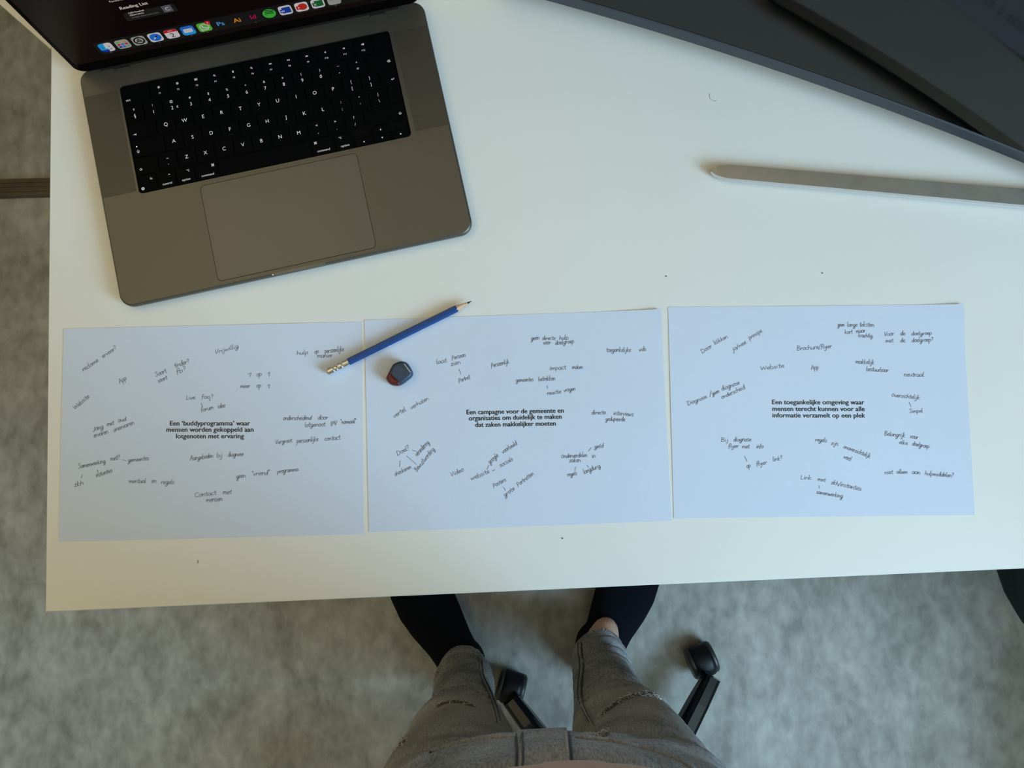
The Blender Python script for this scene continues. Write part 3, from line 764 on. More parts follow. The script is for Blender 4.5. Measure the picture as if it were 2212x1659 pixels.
# silver foot: flat V bar with chamfered edges
th_ = aC; nrm = Vector((-cos(aC), -sin(aC), 0)); tang = Vector((-sin(aC), cos(aC), 0)) * sgn
t0 = tip - MO; t0.z = 0
far = at(2212, 427.5, TZ + .0095); dirb = (Vector((far.x, far.y, 0)) - Vector((tip.x, tip.y, 0))).normalized()
apex_t = -t0.dot(tang) / dirb.dot(tang)
def bar(sgnm, name):
    N = 26; V, F = [], []
    prof = [(-1, .0), (-1, .5), (-.94, 1.0), (.84, 1.0), (1, .5), (1, .0)]
    ts = [0, .002, .005, .009, .014, .020, .028] + [.028 + (apex_t - .028) * i / 20 for i in range(1, 21)]
    for t_ in ts:
        hwid = .0079 + .0016 * min(1, t_ / .35)
        if t_ < .022: hwid *= sqrt(max(.02, 1 - ((.022 - t_) / .022) ** 2))
        ht = .0042 + .001 * min(1, t_ / .3)
        if t_ < .006: ht *= .8 + .2 * t_ / .006
        c = t0 + dirb * t_; pr = Vector((-dirb.y, dirb.x, 0))
        for (u, h) in prof:
            p = c - pr * u * hwid + Vector((0, 0, .0055 + h * ht))
            if sgnm < 0: p = p - tang * 2 * p.dot(tang)
            V.append(p)
    k = len(prof)
    for i in range(len(ts) - 1):
        for j in range(k - 1): F.append((i * k + j, i * k + j + 1, i * k + k + j + 1, i * k + k + j))
        F.append((i * k + k - 1, i * k, i * k + k, i * k + 2 * k - 1))
    F.append(tuple(reversed(range(k)))); F.append(tuple((len(ts) - 1) * k + j for j in range(k)))
    bm = bmesh.new(); vs = [bm.verts.new(v) for v in V]
    for f in F: bm.faces.new([vs[i] for i in f])
    o = obj_bm(name, bm, [M['silver'], M['silver_edge'], M['rubber']], mon)
    for p in o.data.polygons:
        nl = p.normal
        if abs(nl.z) < .95: p.material_index = 1
        if nl.dot(Vector((0, 1, 0))) > .25: p.material_index = 2  # rear faces coloured black to imitate the dark monitor's reflection
    return o
bar(1, 'foot'); bar(-1, 'foot')
ap = t0 + dirb * apex_t
v, f = box(-.035, .035, -.012, .012, .004, .40, .004)
R2 = Matrix.Rotation(atan2(tang.y, tang.x), 4, 'Z')
cneck = ap - nrm * .045
nk = link_mesh('neck', [R2 @ Vector(p) + Vector((cneck.x, cneck.y, 0)) for p in v], f, M['silver'], mon)
v, f = box(-.05, .05, -.05, .055, .0, .012, .002)
link_mesh('foot_plate', [R2 @ Vector(p) + Vector((ap.x, ap.y, 0)) - nrm * .03 for p in v], f, M['silver'], mon)

# ------------------------------------------------------------------ papers with print and handwriting
SF = {}   # single-stroke hand: x-height 1, strokes as polylines, last number is the advance
def sf(ch, adv, *st): SF[ch] = (adv, st)
sf('a', .95, [(.75, .85), (.35, 1), (.08, .6), (.1, .15), (.35, 0), (.65, .25), (.78, .9), (.78, .2), (.95, .05)])
sf('b', .85, [(.1, 1.9), (.08, .9), (.1, .05), (.5, 0), (.75, .35), (.6, .85), (.15, .75)])
sf('c', .75, [(.68, .85), (.4, 1), (.1, .6), (.12, .15), (.4, 0), (.7, .15)])
sf('d', .95, [(.7, .8), (.35, .95), (.08, .5), (.25, .02), (.6, .15), (.8, 1.9), (.78, .3), (.92, .05)])
sf('e', .78, [(.1, .45), (.5, .55), (.65, .85), (.4, 1), (.12, .65), (.12, .2), (.4, 0), (.75, .2)])
sf('f', .65, [(.65, 1.75), (.4, 1.9), (.25, 1.4), (.2, 0), (.12, -.3)], [(.02, .9), (.55, .95)])
sf('g', .9, [(.7, .85), (.35, 1), (.1, .6), (.3, .1), (.65, .35), (.75, .95), (.65, -.5), (.3, -.85), (.05, -.6), (.5, -.1), (.9, .2)])
sf('h', .9, [(.12, 1.9), (.1, 0), (.15, .6), (.45, .95), (.7, .75), (.72, .1), (.88, 0)])
sf('i', .42, [(.15, .95), (.15, .2), (.35, .0)], [(.2, 1.4), (.23, 1.45)])
sf('j', .5, [(.3, .95), (.3, -.4), (.05, -.8), (-.2, -.5)], [(.34, 1.4), (.37, 1.45)])
sf('k', .85, [(.12, 1.9), (.1, 0)], [(.65, .95), (.15, .45), (.7, 0), (.8, .03)])
sf('l', .4, [(.15, 1.9), (.1, .4), (.18, .05), (.4, .05)])
sf('m', 1.3, [(.08, .95), (.1, 0), (.15, .65), (.4, .95), (.55, .7), (.56, 0), (.62, .6), (.9, .95), (1.08, .7), (1.1, .1), (1.28, 0)])
sf('n', .9, [(.08, .95), (.1, 0), (.15, .6), (.45, .95), (.68, .75), (.7, .12), (.88, .02)])
sf('o', .85, [(.4, .98), (.12, .7), (.12, .2), (.4, 0), (.7, .25), (.7, .75), (.4, .98), (.8, .9)])
sf('p', .9, [(.12, 1), (.08, -.85)], [(.1, .75), (.4, 1.05), (.75, .7), (.6, .15), (.15, .1)])
sf('q', .9, [(.7, .85), (.3, .98), (.1, .5), (.3, .02), (.7, .4), (.72, -.85), (.9, -.6)])
sf('r', .65, [(.1, .95), (.12, 0), (.15, .55), (.4, .92), (.65, .85)])
sf('s', .7, [(.6, .88), (.3, 1), (.12, .72), (.5, .45), (.55, .12), (.25, 0), (.02, .15)])
sf('t', .62, [(.3, 1.6), (.28, .25), (.42, .0), (.6, .1)], [(.02, 1.0), (.58, 1.05)])
sf('u', .9, [(.1, .95), (.1, .25), (.35, 0), (.65, .3), (.72, .95), (.72, .15), (.9, .0)])
sf('v', .75, [(.05, .95), (.3, .02), (.65, .85), (.8, .9)])
sf('w', 1.15, [(.05, .95), (.2, .05), (.5, .75), (.7, .05), (1.0, .9), (1.15, .85)])
sf('y', .85, [(.08, .95), (.2, .3), (.5, .3), (.7, .9), (.55, -.5), (.25, -.85), (.0, -.6)])
sf('z', .75, [(.08, .9), (.6, .95), (.08, .05), (.7, .05)])
sf('A', 1.2, [(.0, 0), (.55, 1.85), (1.0, 0)], [(.15, .7), (.95, .75)])
sf('B', 1.1, [(.15, 1.8), (.1, 0)], [(.0, 1.75), (.6, 1.8), (.8, 1.35), (.2, .95), (.9, .7), (.8, .1), (.05, 0)])
sf('C', 1.1, [(.95, 1.6), (.5, 1.85), (.05, 1.1), (.1, .3), (.5, 0), (1.0, .25)])
sf('D', 1.2, [(.15, 1.75), (.15, 0)], [(.0, 1.75), (.7, 1.6), (1.05, .9), (.7, .1), (.05, 0)])
sf('F', .9, [(.15, 1.4), (.1, 0)], [(.1, 1.4), (.75, 1.45)], [(.1, .75), (.6, .8)])
sf('I', .5, [(.2, 1.6), (.15, 0)])
sf('L', .8, [(.15, 1.8), (.08, .1), (.35, .0), (.7, .1)])
sf('P', 1.0, [(.15, 1.5), (.05, -.3)], [(.1, 1.4), (.55, 1.6), (.85, 1.15), (.5, .7), (.1, .65)])
sf('S', .95, [(.85, 1.6), (.45, 1.85), (.1, 1.45), (.65, .8), (.6, .15), (.2, 0), (.0, .3)])
sf('V', .95, [(.05, 1.7), (.35, 0), (.9, 1.7)])
sf('W', 1.5, [(.05, 1.7), (.35, .05), (.7, 1.3), (1.0, .05), (1.45, 1.7)])
sf('O', 1.0, [(.45, 1.3), (.1, .9), (.12, .25), (.45, 0), (.8, .35), (.75, 1.0), (.45, 1.3)])
sf('N', 1.0, [(.05, 0), (.15, 1.2), (.6, .05), (.8, 1.3)])
sf('J', .8, [(.6, 1.5), (.55, .1), (.25, -.3), (.0, 0)])
sf('?', .8, [(.1, 1.5), (.35, 1.85), (.65, 1.5), (.35, .9), (.35, .55)], [(.34, .08), (.38, .12)])
sf('/', .6, [(.0, -.3), (.55, 1.8)])
sf('"', .5, [(.1, 1.9), (.1, 1.45)], [(.32, 1.9), (.32, 1.45)])
sf('1', .6, [(.05, 1.0), (.45, 1.6), (.35, 0)])
def smooth_pts(pts, n=4):
    if len(pts) < 3: return pts
    P = [pts[0]] + list(pts) + [pts[-1]]; out = []
    for i in range(1, len(P) - 2):
        p0, p1, p2, p3 = [Vector(q) for q in P[i - 1:i + 3]]
        for k in range(n):
            t = k / n
            q = .5 * ((2 * p1) + (p2 - p0) * t + (2 * p0 - 5 * p1 + 4 * p2 - p3) * t * t + (3 * p1 - p0 - 3 * p2 + p3) * t ** 3)
            out.append((q.x, q.y))
    out.append(tuple(pts[-1])); return out
PAPER = [(-0.29176, 0.01675, 0.02418), (0.00906, 0.02757, 0.03636), (0.31085, 0.03687, 0.00993)]
NOTES = [
 (.3074, 120, 680, 21, [
  ('reclame',195,400,302,328),('ervoor?',332,305,432,240),('App',452,485,500,455),('Soort',705,435,780,405),('tinder?',838,372,940,338),('soort',720,480,785,452),('fb?',850,415,918,392),
  ('Vrijwillig',1122,275,1285,232),('hulp',1695,283,1775,275),('op',1818,272,1848,270),('persoonlijke',1892,270,2025,255),('manier',1838,303,1945,298),
  ('1',1345,438,1372,438),('op',1412,433,1448,431),('1',1488,436,1505,434),('meer',1298,515,1365,513),('op',1412,513,1445,511),('1',1488,518,1505,517),
  ('Live',918,597,980,592),('faq?',1025,590,1108,588),('forum',1024,683,1110,662),('idee',1140,657,1192,652),('Website',135,668,240,580),
  ('Jong',262,818,335,800),('met',362,782,410,772),('oud',440,755,495,745),('ervaren',270,865,370,832),('onervaren',408,825,553,768),
  ('onderscheidend',1598,740,1797,738),('door',1842,737,1912,735),('lotgenoot',1752,788,1895,783),('IPV',1933,780,1975,775),('"normaal"',2003,768,2110,762),
  ('Vergroot',1548,910,1662,894),('persoonlijke',1695,903,1845,886),('contact',1890,885,2000,875),('Aangeboden',945,1024,1107,1002),('bij',1132,1003,1170,1000),('diagnose',1212,998,1320,990),
  ('Samenwerking',162,1080,350,1040),('met?',385,1025,452,1015),('gemeentes',508,1035,655,1020),('instanties',285,1143,398,1103),('zkh',132,1210,195,1192),
  ('mentaal',513,1182,632,1182),('en',672,1182,705,1180),('regels',740,1190,832,1188),('geen',1270,1152,1335,1142),('"vriend"',1378,1132,1503,1124),('programma',1558,1115,1705,1098),
  ('Contact',980,1282,1128,1264),('met',1175,1262,1235,1258),('mensen',1058,1315,1170,1308)],
  [(1024,620,1032,652),(470,1018,497,1025),(292,1090,298,1112),(186,1122,180,1148)]),
 (.3135, 780, 640, 20, [
  ('geen',1172,302,1228,298),('directe',1248,302,1338,300),('hulp',1366,300,1428,298),('voor',1256,333,1305,330),('doelgroep',1338,335,1468,322),('toegankelijke',1690,383,1858,383),('vids',1915,380,1965,375),
  ('laat',520,468,590,455),('Persoon',628,440,720,414),('zien',620,480,685,464),('Portret',675,595,752,568),('Persoonlijk',898,492,1020,462),('Impact',1300,512,1412,502),('maken',1455,502,1527,500),
  ('gemeentes',1068,590,1187,585),('betrekken',1222,585,1337,578),('reactie',1282,680,1378,668),('vragen',1398,660,1477,648),('vertel',228,840,310,790),('verhalen',345,780,467,712),
  ('directe',1588,815,1685,812),('interviews',1738,818,1875,827),('gedupeerde',1685,858,1818,862),('Doel?',250,1098,335,1055),('shockeren',235,1240,348,1185),('verandering',385,1105,470,1012),('Bewustwording',385,1210,508,1058),
  ('Video',622,1242,708,1205),('website',760,1270,885,1217),('socials',960,1180,1048,1130),('google',888,1158,948,1102),('voorbeeld',978,1085,1078,1020),('Posters',915,1320,1000,1272),('grote',990,1385,1060,1332),('Portretten',1083,1312,1193,1228),
  ('Onderverdelen',1380,1115,1557,1107),('in',1592,1115,1615,1110),('zaken',1435,1145,1512,1142),('geld',1608,1048,1670,1042),('regels',1422,1242,1488,1232),('langdurig',1537,1225,1650,1180)],
  [(675,503,686,538),(1281,616,1285,636),(268,1135,265,1175),(313,1100,382,1160),(355,1062,382,1070),(905,1203,922,1196),(868,1192,880,1165),(980,1315,995,1340),(1567,1068,1587,1042),(1472,1198,1480,1175),(1556,1163,1568,1180)]),
 (.3119, 1430, 640, 20, [
  ('Door',280,397,348,352),('klikken',367,335,457,287),('ja/nee',492,382,585,327),('principe',608,302,695,247),('Brochure/flyer',935,376,1175,358),('geen',1217,210,1263,208),('lange',1283,210,1353,210),('teksten',1368,210,1468,210),
  ('kort',1267,260,1320,257),('maar',1345,254,1408,250),('krachtig',1360,283,1457,285),('Voor',1540,275,1607,272),('de',1650,270,1683,270),('doelgroep',1728,272,1868,267),('met',1550,322,1602,318),('de',1650,320,1683,318),('doelgroep?',1730,318,1878,314),
  ('Website',683,512,845,492),('App',1035,508,1085,504),('makkelijk',1340,465,1468,472),('bestuurbaar',1415,517,1567,525),('neutraal',1675,555,1812,557),
  ('Diagnose',180,757,312,705),('geen',350,688,400,665),('diagnose',415,655,538,608),('onderscheid',415,712,578,640),('Overzichtelijk',1590,695,1783,714),('Simpel',1715,808,1805,803),
  ('Belangrijk',1540,965,1683,977),('voor',1718,982,1772,990),('elke',1642,1022,1700,1030),('doelgroep',1732,1032,1850,1054),('Bij',410,1008,458,1006),('diagnose',495,1006,617,1004),('flyer',460,1052,530,1050),('met',555,1052,605,1052),('info',655,1052,702,1052),
  ('op',588,1190,615,1186),('flyer',655,1175,728,1162),('link?',770,1145,835,1132),('regels',1060,1005,1140,1012),('zijn',1170,1028,1218,1036),('onoverzichtelijk',1255,1050,1440,1120),('veel',1255,1120,1305,1142),
  ('Link',962,1268,1035,1270),('met',1078,1277,1130,1285),('zkh/instanties',1170,1300,1378,1347),('samenwerking',1068,1367,1250,1397),('niet',1543,1232,1600,1231),('alleen',1625,1228,1700,1229),('aan',1732,1230,1788,1234),('hulpmiddelen?',1820,1238,2018,1255)],
  [(332,698,340,655),(1712,735,1725,765),(572,1108,590,1145),(1088,1310,1090,1330)])]
PR = [[(1085, 778, 0), (1085, 822, 612), (1085, 868, 0), 0.0], [(1062, 808, 668), (1063, 850, 0), (1065, 896, 0), .018], [(1083, 749, 636), (1085, 795, 0), (1087, 840, 0), -.002]]
PLAB = ['leftmost white paper sheet, printed about a buddy programme, pencil across its corner',
        'middle sheet of white paper with the eraser on it, printed about a campaign',
        'white paper sheet on the right, printed about an accessible environment, with pencil notes']
for pi_, (cx, cy, rt) in enumerate(PAPER):
    seed = 3.1 * pi_
    def hz(x, y, seed=seed, pi_=pi_):
        u, w_ = x / .1485, y / .105
        n = noise.noise(Vector((x * 9 + seed, y * 9, seed))) * .00030 + .00030
        edge = max(0, abs(u) - .82) / .18
        n += .00012 * edge * edge * (1 if pi_ == 2 or u < 0 else .4)
        if u > .55 and w_ > .6 and pi_ > 0: n += .0022 * ((u - .55) / .45) ** 2 * ((w_ - .6) / .4)
        return n
    nx, ny = 48, 34; V = []; F = []
    for j in range(ny + 1):
        for i in range(nx + 1):
            x = -.1485 + .297 * i / nx; y = -.105 + .21 * j / ny; V.append((x, y, hz(x, y)))
    N0 = len(V)
    V += [(x, y, z - .00015) for x, y, z in V]
    idx = lambda i, j: j * (nx + 1) + i
    for j in range(ny):
        for i in range(nx):
            F.append((idx(i, j), idx(i + 1, j), idx(i + 1, j + 1), idx(i, j + 1)))
            F.append((N0 + idx(i, j + 1), N0 + idx(i + 1, j + 1), N0 + idx(i + 1, j), N0 + idx(i, j)))
    bd = [idx(i, 0) for i in range(nx + 1)] + [idx(nx, j) for j in range(1, ny + 1)] + [idx(i, ny) for i in range(nx - 1, -1, -1)] + [idx(0, j) for j in range(ny - 1, 0, -1)]
    N1 = len(V); V += [V[a] for a in bd] + [V[N0 + a] for a in bd]; nb = len(bd)
    for a in range(nb):
        b_ = (a + 1) % nb; F.append((N1 + b_, N1 + a, N1 + nb + a, N1 + nb + b_))
    sh = link_mesh('paper_sheet', V, F, M['paper'])
    for k in range(2 * nx * ny): sh.data.polygons[k].use_smooth = True
    sh.location = (cx, cy, TZ + .0001); sh.rotation_euler = (0, 0, rt)
    tag(sh, PLAB[pi_], 'paper', 'paper sheets in a row on the desk')
    inv = (Matrix.Translation((cx, cy, TZ)) @ Matrix.Rotation(rt, 4, 'Z')).inverted()
    s_, ox, oy, xh, words, lines = NOTES[pi_]
    def loc(zx, zy):
        p = inv @ at(ox + zx * s_, oy + zy * s_, TZ + .0006); return Vector((p.x, p.y))
    zfun = lambda x, y: hz(x, y) + .00022
    F_ = Flat()
    ref = PR[pi_]
    widx = [k for k in range(3) if ref[k][2]][0]
    a = loc(ref[widx][0] - ref[widx][2] / 2, ref[widx][1]); b_ = loc(ref[widx][0] + ref[widx][2] / 2, ref[widx][1])
    g = GLYPH[(PRINT[pi_][widx], True)][2]; wfull = (b_ - a).length / (g[1] - g[0])
    size = .0062 if pi_ == 0 else .0060
    size = .00655
    for k in range(3):
        p = loc(ref[k][0], ref[k][1])
        F_.text(PRINT[pi_][k], M['ink'], p.x, p.y, size, rot=(-rt + ref[3]), sx=wfull / size, bold=True)
    tag(F_.build('printed_text', sh, zfun), 'bold black printed sentence')
    rnd = random.Random(5 + pi_)
    for (wd, x0, y0, x1, y1) in words:
        F_ = Flat(); A = loc(x0, y0); B = loc(x1, y1); ex = (B - A); L = ex.length; ex.normalize(); ey = Vector((-ex.y, ex.x))
        adv = sum(SF[c][0] for c in wd) - .1
        kx = L / adv; ky = .84 * xh * s_ / 1000 / 2.17 * (1.0 + rnd.uniform(-.08, .08))
        x = 0; slant = rnd.uniform(.12, .3)
        for c in wd:
            a_, strokes = SF[c]
            jy = rnd.uniform(-.06, .06); js = rnd.uniform(.92, 1.08)
            for st in strokes:
                pts = []
                for (sx, sy) in smooth_pts(st):
                    X = (x + sx) * kx + slant * sy * ky * .6; Y = (sy * js + jy) * ky
                    q = A + ex * X + ey * Y; pts.append((q.x, q.y))
                F_.ribbon(pts, .00036, M['pencil_mark'])
            x += a_
        F_.build('handwritten_word', sh, zfun)
    for (x0, y0, x1, y1) in lines:
        F_ = Flat(); A = loc(x0, y0); B = loc(x1, y1); F_.ribbon([tuple(A), tuple((A + B) / 2 + Vector((.0002, 0))), tuple(B)], .0004, M['pencil_mark'])
        F_.build('connecting_line', sh, zfun)

# ------------------------------------------------------------------ pencil
pt = at(1019, 650.5, TZ + .0045); pe = at(706, 805, TZ + .0045)
ax = (pt - pe); Lp = ax.length
pen = tag(empty('pencil', (pe.x, pe.y, TZ + .0012), atan2(ax.y, ax.x)), 'blue hexagonal pencil with silver ferrule lying across two sheets', 'pencil')
def prism(name, secs, n, m_, off=0.0, parent=pen, smooth=False):
    rings = [[(x, r * cos(2 * pi * (i + off) / n), .0037 + r * sin(2 * pi * (i + off) / n)) for i in range(n)] for x, r in secs]
    v, f = rings_mesh(rings); bm = bmesh.new(); vs = [bm.verts.new(p) for p in v]
    for q in f: bm.faces.new([vs[i] for i in q])
    return obj_bm(name, bm, m_, parent, smooth)
xt = Lp
cone0 = xt - .0165
# painted barrel with the scalloped end of a sharpened hexagon
N = 36; rings = []
def hexr(i): 
    a = (2 * pi * i / N) % (pi / 3) - pi / 6; return .0036 * cos(pi / 6) / cos(a)
for x_, k in ((.0235, 0), (.026, 0), (cone0, 1)):
    r_ = []
    for i in range(N):
        rr_ = hexr(i); a = 2 * pi * i / N
        xx = x_ + (0 if not k else -(rr_ - .0032) * 4.5 + .0)
        r_.append((xx, rr_ * cos(a), .0037 + rr_ * sin(a)))
    rings.append(r_)
v, f = rings_mesh(rings); link_mesh('barrel', v, f, M['blue_paint'], pen)
prism('wood_cone', [(cone0 - .004, .0031), (cone0 + .0002, .0031), (xt - .0045, .00105)], 24, M['wood'], smooth=True)
prism('graphite_tip', [(xt - .0047, .0011), (xt - .0005, .0003), (xt, .0001)], 12, M['graphite'], smooth=True)
prism('ferrule', [(.0008, .0032), (.0020, .0038), (.0075, .0038), (.0082, .0034), (.0090, .0038), (.0110, .0038), (.0118, .0033), (.0128, .0038), (.0165, .0038), (.0172, .0034), (.0180, .0038), (.0240, .0037)], 18, M['ferrule'])
prism('eraser_end', [(0.0, .0022), (.0004, .0028), (.0040, .0029)], 16, M['eraser_white'], smooth=True)

# ------------------------------------------------------------------ eraser
er_px = [(893, 1150), (925, 1205), (975, 1238), (1075, 1238), (1195, 1152), (1232, 1105), (1222, 1050), (1165, 962), (1105, 938), (1060, 942), (985, 978), (935, 1068)]
epts = []
for zx, zy in er_px:
    p = at(680 + zx * .1718, 620 + zy * .1718, TZ + .006); epts.append(p)
ec = sum(epts, Vector()) / len(epts)
er = tag(empty('eraser', (ec.x, ec.y, TZ + .0010)), 'worn dark blue and red rubber eraser on the middle sheet', 'eraser')
ol = [((p.x - ec.x), (p.y - ec.y)) for p in epts]
ol = smooth_pts(ol + [ol[0]], 3)[:-1]
rings = []
for z_, k in ((0, .86), (.0015, .95), (.004, 1.0), (.008, .995), (.0105, .94), (.0118, .86), (.0122, .72), (.0123, .40)):
    dx, dy = .0006 * z_ / .012, .0
    rings.append([(x * k + dx, y * k + dy, z_) for x, y in ol])
v, f = rings_mesh(rings)
A = at(680 + 932 * .1718, 620 + 1072 * .1718, TZ + .012) - ec; B = at(680 + 1078 * .1718, 620 + 1228 * .1718, TZ + .012) - ec
nn = Vector((-(B - A).y, (B - A).x, 0)).normalized()
for nm, mt_, clr in (('blue_body', M['eraser_blue'], 0), ('red_end', M['eraser_red'], 1)):
    bm = bmesh.new(); vs = [bm.verts.new(p) for p in v]
    for q in f: bm.faces.new([vs[i] for i in q])
    r_ = bmesh.ops.bisect_plane(bm, geom=bm.verts[:] + bm.edges[:] + bm.faces[:], plane_co=(A.x, A.y, 0), plane_no=nn, clear_outer=(clr == 1), clear_inner=(clr == 0))
    eds = [g for g in r_['geom_cut'] if isinstance(g, bmesh.types.BMEdge)]
    bmesh.ops.holes_fill(bm, edges=bm.edges)
    obj_bm(nm, bm, mt_, er, True)
sa = at(680 + 1112 * .1718, 620 + 948 * .1718, TZ + .0122) - ec; sb = at(680 + 1215 * .1718, 620 + 1085 * .1718, TZ + .0122) - ec
dd = (sb - sa).normalized(); pp = Vector((-dd.y, dd.x, 0)) * .0006
V = []
NS = 8
for i in range(NS + 1):
    t_ = i / NS; c = sa.lerp(sb, t_); zz = .0118 + .0006 * sin(pi * t_) - .0012 * (1 if i in (0, NS) else 0)
    V += [(c.x - pp.x, c.y - pp.y, zz), (c.x + pp.x, c.y + pp.y, zz), (c.x + pp.x, c.y + pp.y, zz - .002), (c.x - pp.x, c.y - pp.y, zz - .002)]
F = []
for i in range(NS):
    for k in range(4): F.append((i * 4 + k, i * 4 + (k + 1) % 4, i * 4 + 4 + (k + 1) % 4, i * 4 + 4 + k))
F += [(0, 1, 2, 3), (NS * 4 + 3, NS * 4 + 2, NS * 4 + 1, NS * 4)]
tag(link_mesh('worn_edge', V, F, mat('worn_edge_grey', (.30, .30, .27), .7), er), 'pale worn stripe')

# ------------------------------------------------------------------ bits on the desk
def tubes(name, paths, r, m_, parent=None, n=5):
    V, F = [], []
    for P in paths:
        P = [Vector(p) for p in P]; b = len(V)
        for i, p in enumerate(P):
            d = (P[min(i + 1, len(P) - 1)] - P[max(0, i - 1)])
            if d.length < 1e-9: d = Vector((0, 0, 1))
            d.normalize(); a = d.orthogonal().normalized(); c = d.cross(a)
            for k in range(n): V.append(p + (a * cos(2 * pi * k / n) + c * sin(2 * pi * k / n)) * r)
        for i in range(len(P) - 1):
            for k in range(n): F.append((b + i * n + k, b + i * n + (k + 1) % n, b + (i + 1) * n + (k + 1) % n, b + (i + 1) * n + k))
        F.append(tuple(b + k for k in reversed(range(n)))); F.append(tuple(b + (len(P) - 1) * n + k for k in range(n)))
    return link_mesh(name, V, F, m_, parent, smooth=True)
o = tubes('hair_strand', [[at(1533 + dx, 202 + dy, TZ + .0002) for dx, dy in ((0, 0), (-1, 6), (2, 12), (8, 16), (15, 16))]], .00012, M['crumb'])
tag(o, 'thin curled hair lying on the bare desk above the silver foot', 'hair')
o = tubes('pencil_shaving', [[at(428 + dx, 1210 + dy, TZ + .0003) for dx, dy in ((0, 0), (-.5, 3), (-1, 7))]], .0003, M['crumb'])
tag(o, 'tiny dark shaving near the front left of the desk', 'shaving')
for (px, py, lab) in ((1439, 597, 'tiny dark crumb just above the gap between middle and right sheets'), (1776, 590, 'tiny dark crumb above the right sheet'),
                      (1215, 1163, 'tiny dark crumb below the middle sheet near the desk front'), (511, 419, None)):
    if lab is None: continue
    p = at(px, py)
    v, f = rings_mesh([[(r * cos(a) * random.uniform(.7, 1.2), r * sin(a) * random.uniform(.7, 1.2), z) for a in (0, 1.2, 2.4, 3.7, 5)] for z, r in ((0, .0006), (.0005, .0008), (.0009, .0003))])
    o = link_mesh('crumb', v, f, M['crumb']); o.location = (p.x, p.y, TZ); tag(o, lab, 'crumb', 'crumbs on the desk')

# ------------------------------------------------------------------ office chairs
def loft_bar(name, A, B, w0, w1, h0, h1, m_, parent, n=8):
    A, B = Vector(A), Vector(B); d = (B - A).normalized(); s = Vector((-d.y, d.x, 0)).normalized()
    rings = []
    for k in range(7):
        t_ = k / 6; c = A.lerp(B, t_); w = w0 + (w1 - w0) * t_; h = h0 + (h1 - h0) * t_
        if k == 6: w *= .75; h *= .8
        if k == 0: w *= .96; h *= .7
        rings.append([c + s * w * x_ + Vector((0, 0, h * z_)) for x_, z_ in ((-.5, -.5), (.5, -.5), (.5, .1), (.40, .36), (.22, .5), (-.22, .5), (-.40, .36), (-.5, .1))])
    v, f = rings_mesh(rings); return link_mesh(name, v, f, m_, parent)
def caster(parent, x, y, ang, root):
    c = empty('caster', (x - root.x, y - root.y, 0), ang); c.parent = parent; c.scale = (1.06, 1.08, 1.0)
    # hood: rounded cover over the twin wheels, long axis local y
    rings = []
    for (yy, w, z0, z1) in ((-.0265, .026, .016, .040), (-.022, .031, .012, .050), (-.010, .036, .018, .057), (.004, .037, .020, .058), (.018, .036, .018, .052), (.0255, .035, .020, .042), (.028, .033, .026, .036)):
        h = w / 2
        rings.append([(-h, yy, z0), (h, yy, z0), (h, yy, z1 - .008), (h * .86, yy, z1 - .002), (h * .5, yy, z1), (-h * .5, yy, z1), (-h * .86, yy, z1 - .002), (-h, yy, z1 - .008)])
    v, f = rings_mesh(rings); bm = bmesh.new(); vs = [bm.verts.new(p) for p in v]
    for q in f: bm.faces.new([vs[i] for i in q])
    obj_bm('hood', bm, M['chair_black'], c, True)
    for sx in (-1, 1):
        xa, xb = sx * .0135, sx * .0235
        prof = ((xa, .0245), (xa + sx * .002, .0268), (xb - sx * .003, .0268), (xb, .0235))
        rings = [[(X, r * cos(2 * pi * k / 24), .0268 + r * sin(2 * pi * k / 24)) for k in range(24)] for X, r in prof]
        v, f = rings_mesh(rings); bm = bmesh.new(); vs = [bm.verts.new(p) for p in v]
        for q in f: bm.faces.new([vs[i] for i in q])
        obj_bm('wheel', bm, M['caster_rim'], c, True)
    return c
def cushion(name, cx, cy, w, d, z0, z1, m_, parent, r=.09):
    ol = rrect(w, d, r, 8, cx, cy)
    v, f = slab(ol, [(z0, .03), (z0 + .012, .008), (z0 + .03, 0), (z1 - .03, 0), (z1 - .012, .008), (z1 - .003, .025), (z1, .05)])
    bm = bmesh.new(); vs = [bm.verts.new(p) for p in v]
    for q in f: bm.faces.new([vs[i] for i in q])
    return obj_bm(name, bm, m_, parent, True)
hub = at(1348, 1830, .09)
ch = tag(empty('office_chair', (hub.x, hub.y, 0)), 'office chair behind the person, black star base with casters showing beside the legs', 'chair')
eL = at(1102, 1512, .075); eR = at(1541, 1463, .075)
ends = [eL, eR]
for a in (202.6, 274.6, 346.6): ends.append(Vector((hub.x + .32 * cos(radians(a)), hub.y + .32 * sin(radians(a)), .075)))
for i, e_ in enumerate(ends):
    loft_bar('base_arm', (e_.x - hub.x, e_.y - hub.y, .072), ((e_.x - hub.x) * .08, (e_.y - hub.y) * .08, .095), .032, .046, .030, .05, M['chair_arm'], ch)
cs = [(at(1104, 1491, .045), -17), (at(1521, 1432, .045), 21)]
for (p, a) in cs: caster(ch, p.x, p.y, radians(a), hub)
for e_, a in zip(ends[2:], (30, 80, -40)): caster(ch, e_.x, e_.y, radians(a), hub)
rings = [[(r * cos(2 * pi * k / 20), r * sin(2 * pi * k / 20), z) for k in range(20)] for z, r in ((.065, .035), (.07, .045), (.12, .045), (.13, .028), (.28, .028), (.285, .018), (.41, .018))]
v, f = rings_mesh(rings); link_mesh('column', v, f, M['chair_black'], ch)
cushion('seat', 0, -.03, .46, .42, .41, .49, M['seat_fabric'], ch)
loft_bar('back_support', (0, -.2, .43), (0, -.30, .70), .06, .05, .03, .03, M['chair_black'], ch)
